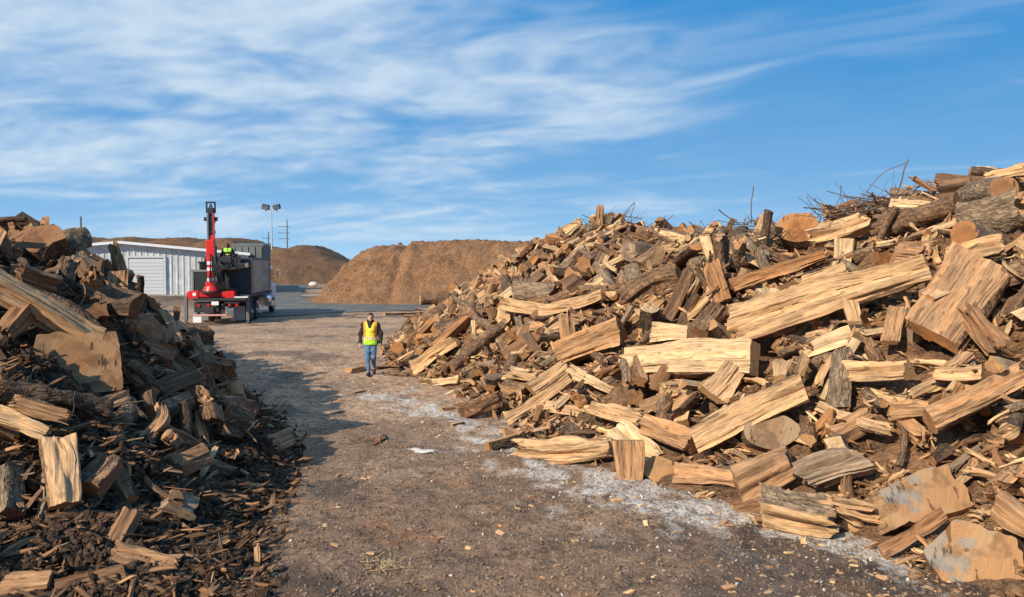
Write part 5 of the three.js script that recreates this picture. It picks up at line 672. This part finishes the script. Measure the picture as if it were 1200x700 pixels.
function figure(root, J, pal, vest) {
  const arms = s => [[J['sh' + s], J['el' + s], 0.05, 0.041], [J['el' + s], J['wr' + s], 0.04, 0.028]], legs = s => [[J['hip' + s], J['kn' + s], 0.088, 0.06], [J['kn' + s], J['an' + s], 0.058, 0.04]], feet = s => [[J['an' + s], J['heel' + s], 0.04, 0.038], [J['heel' + s], J['toe' + s], 0.04, 0.034]];
  const torso = [[J.pel, J.waist, 0.15, 0.135, 1.25], [J.waist, J.chest, 0.135, 0.16, 1.25], [J.shL, J.shR, 0.06, 0.06], [J.chest, J.neck, 0.13, 0.06], [J.hipL, J.hipR, 0.10, 0.10]], neck = [[J.neck, J.head, 0.055, 0.05]];
  const every = [...torso, ...neck, ...arms('L'), ...arms('R'), ...legs('L'), ...legs('R'), ...feet('L'), ...feet('R')]; const lo = [9, 9, 9], hi = [-9, -9, -9]; for (const k in J) if (Array.isArray(J[k])) for (let i = 0; i < 3; i++) { lo[i] = Math.min(lo[i], J[k][i] - 0.24); hi[i] = Math.max(hi[i], J[k][i] + 0.24); }
  const skin = mat('skin', { color: lin(0.56, 0.34, 0.24), roughness: 0.6 }), body = netMesh(bonesD(every, 0.05), lo, hi, 0.016);
  mesh('body', mergeGeometries([body, headGeo(J.head, J.nod || 0), handGeo(J.wrL, J.elL, -1), handGeo(J.wrR, J.elR, 1)]), skin, root);
  const fold = (x, y, z) => 0.013 * n3(x * 8, y * 15, z * 8, 12) + 0.006 * n3(x * 20, y * 30, z * 20, 13);
  const tq = bonesD([...torso, ...arms('L'), ...arms('R')], 0.05), jacket = (x, y, z) => Math.max(tq(x, y, z) - 0.02 + fold(x, y, z), J.hem - y, Math.hypot(x - J.wrL[0], y - J.wrL[1], z - J.wrL[2]) < 0 ? 1 : -1, 0.035 - Math.hypot(x - J.wrL[0], y - J.wrL[1], z - J.wrL[2]), 0.035 - Math.hypot(x - J.wrR[0], y - J.wrR[1], z - J.wrR[2]));
  mesh('jacket', netMesh(jacket, lo, hi, 0.015), paint('jacket' + pal.jacket, pal.jacket, 0.85), root);
  mesh('collar', netMesh((x, y, z) => Math.max(Math.abs(cap(x, y, z, [J.neck[0], J.neck[1] - 0.02, J.neck[2]], [J.neck[0], J.neck[1] + 0.075, J.neck[2] + 0.015], 0.095, 0.085)) - 0.014, y - J.neck[1] - 0.085, J.neck[1] - 0.05 - y), lo, hi, 0.012), paint('jacket' + pal.jacket, pal.jacket), root);
  const lq = bonesD([...legs('L'), ...legs('R'), [J.hipL, J.hipR, 0.11, 0.11], [J.pel, J.waist, 0.14, 0.12, 1.25]], 0.03); mesh('trousers', netMesh((x, y, z) => Math.max(lq(x, y, z) - 0.014 + fold(x, y, z), y - (J.hem + 0.12), 0.05 - Math.hypot(x - J.anL[0], y - J.anL[1] + 0.02, z - J.anL[2]), 0.05 - Math.hypot(x - J.anR[0], y - J.anR[1] + 0.02, z - J.anR[2])), lo, hi, 0.015), mat('trousers' + pal.legs, { color: lin(...pal.legs), roughness: 0.9 }), root);
  for (const s of 'LR') mesh('shoe', netMesh(bonesD(feet(s).map(b => [b[0], b[1], b[2] + 0.012, b[3] + 0.014]), 0.03), lo, hi, 0.014), paint('shoe', [0.035, 0.03, 0.028], 0.7), root);
  const h = J.head; mesh(pal.cap ? 'cap' : 'hair', netMesh((x, y, z) => { const X = x - h[0], Y = y - h[1], Z = z - h[2]; return Math.max((Math.hypot(X / 0.086, (Y - 0.012) / 0.122, (Z + 0.012) / 0.104) - 1) * 0.08 + 0.006 * n3(x * 40, y * 25, z * 40, 14), -(Y - 0.045 + 0.09 * Math.min(1, Math.max(0, (0.05 - Z) / 0.09)) * 1.3)); }, h.map(v => v - 0.17), h.map(v => v + 0.17), 0.007), paint('hair' + pal.hair, pal.hair, 0.8), root);
  for (const s of [-1, 1]) { const e = new THREE.SphereGeometry(0.011, 10, 8); e.translate(h[0] + s * 0.032, h[1] + 0.008, h[2] + 0.083); mesh('eye', e, paint('eye', [0.05, 0.035, 0.03], 0.2), root); }
  const vq = bonesD(torso, 0.05), vs = (x, y, z) => Math.max(vq(x, y, z) - 0.036 + fold(x, y, z) * 0.8, vest.y0 - y, Math.abs(x - J.chest[0]) - 0.185, (y > J.chest[1] + 0.02 && (z - J.chest[2]) * vest.front > 0) ? (0.02 + (y - J.chest[1]) * vest.vee) - Math.abs(x - J.chest[0]) : -1, 0.09 - Math.hypot(x - J.neck[0], y - J.neck[1] - 0.03, z - J.neck[2]));
  const vg = netMesh(vs, lo, hi, 0.011), p = vg.attributes.position, c = new Float32Array(p.count * 3); for (let i = 0; i < p.count; i++) { const q = vest.color(p.getX(i) - J.chest[0], p.getY(i), p.getZ(i)); c.set(q, i * 3); } vg.setAttribute('color', new THREE.BufferAttribute(c, 3)); mesh('safety_vest', vg, mat('vest', { vertexColors: true, roughness: 0.7 }), root);
}
{
  const g = onGround(434.5, 440.5), w = thing('person', 'person walking in orange and lime safety vest, dark jacket and jeans', 'person', g.x, groundY(g.x, g.z), g.z, 0.06);
  figure(w, { pel: [0, 0.93, 0], waist: [0, 1.08, 0.01], chest: [0, 1.29, 0.01], neck: [0, 1.46, 0.02], head: [0.01, 1.605, 0.055], nod: 0.16, shL: [-0.175, 1.405, 0], shR: [0.175, 1.405, 0], elL: [-0.275, 1.14, -0.02], wrL: [-0.285, 0.895, 0.05], elR: [0.27, 1.14, -0.03], wrR: [0.285, 0.895, 0.03], hipL: [-0.085, 0.9, 0], hipR: [0.085, 0.9, 0], knL: [-0.075, 0.49, 0.10], anL: [-0.05, 0.1, 0.10], heelL: [-0.05, 0.045, 0.075], toeL: [-0.06, 0.04, 0.24], knR: [0.075, 0.5, 0.03], anR: [0.065, 0.17, -0.27], heelR: [0.065, 0.14, -0.31], toeR: [0.07, 0.045, -0.16], hem: 0.86 },
    { jacket: [0.022, 0.022, 0.024], legs: [0.10, 0.19, 0.31], hair: [0.055, 0.038, 0.026] },
    { y0: 0.845, vee: 0.36, front: 1, color: (x, y) => y < 1.0 ? [0.50, 0.86, 0.05] : y < 1.065 ? (Math.abs((x * 16 + 40) % 1 - 0.5) < 0.2 ? [0.80, 0.78, 0.72] : [0.92, 0.28, 0.04]) : Math.abs(x) > 0.115 ? [0.92, 0.28, 0.04] : [0.88, 0.80, 0.06] });
  // the crane operator sits on the high seat of the truck with his back to the camera
  const a = 0.11, lx = 0.33, lz = -0.6, o = thing('person', 'person in lime and black work jacket seated high on the crane, back turned', 'person', -14.45 + lx * Math.cos(a) + lz * Math.sin(a), 2.19, -42 - lx * Math.sin(a) + lz * Math.cos(a), a + Math.PI);
  figure(o, { pel: [0, 0.99, 0], waist: [0, 1.13, -0.02], chest: [0, 1.36, 0], neck: [0, 1.54, 0.03], head: [0, 1.68, 0.09], nod: 0.25, shL: [-0.21, 1.475, 0], shR: [0.21, 1.475, 0], elL: [-0.33, 1.22, 0.08], wrL: [-0.22, 1.12, 0.34], elR: [0.33, 1.22, 0.08], wrR: [0.22, 1.12, 0.34], hipL: [-0.1, 0.97, 0.02], hipR: [0.1, 0.97, 0.02], knL: [-0.15, 1.0, 0.42], anL: [-0.15, 0.72, 0.5], heelL: [-0.15, 0.66, 0.48], toeL: [-0.16, 0.65, 0.64], knR: [0.15, 1.0, 0.42], anR: [0.15, 0.72, 0.5], heelR: [0.15, 0.66, 0.48], toeR: [0.16, 0.65, 0.64], hem: 0.9 },
    { jacket: [0.02, 0.02, 0.022], legs: [0.03, 0.03, 0.035], hair: [0.02, 0.02, 0.022], cap: true },
    { y0: 0.93, vee: 0, front: -1, color: (x, y) => y > 1.385 ? [0.42, 0.90, 0.06] : y > 1.24 && y < 1.285 && Math.abs(x) < 0.13 ? [0.80, 0.55, 0.06] : [0.02, 0.02, 0.022] });
}
renderer.render(scene, camera);
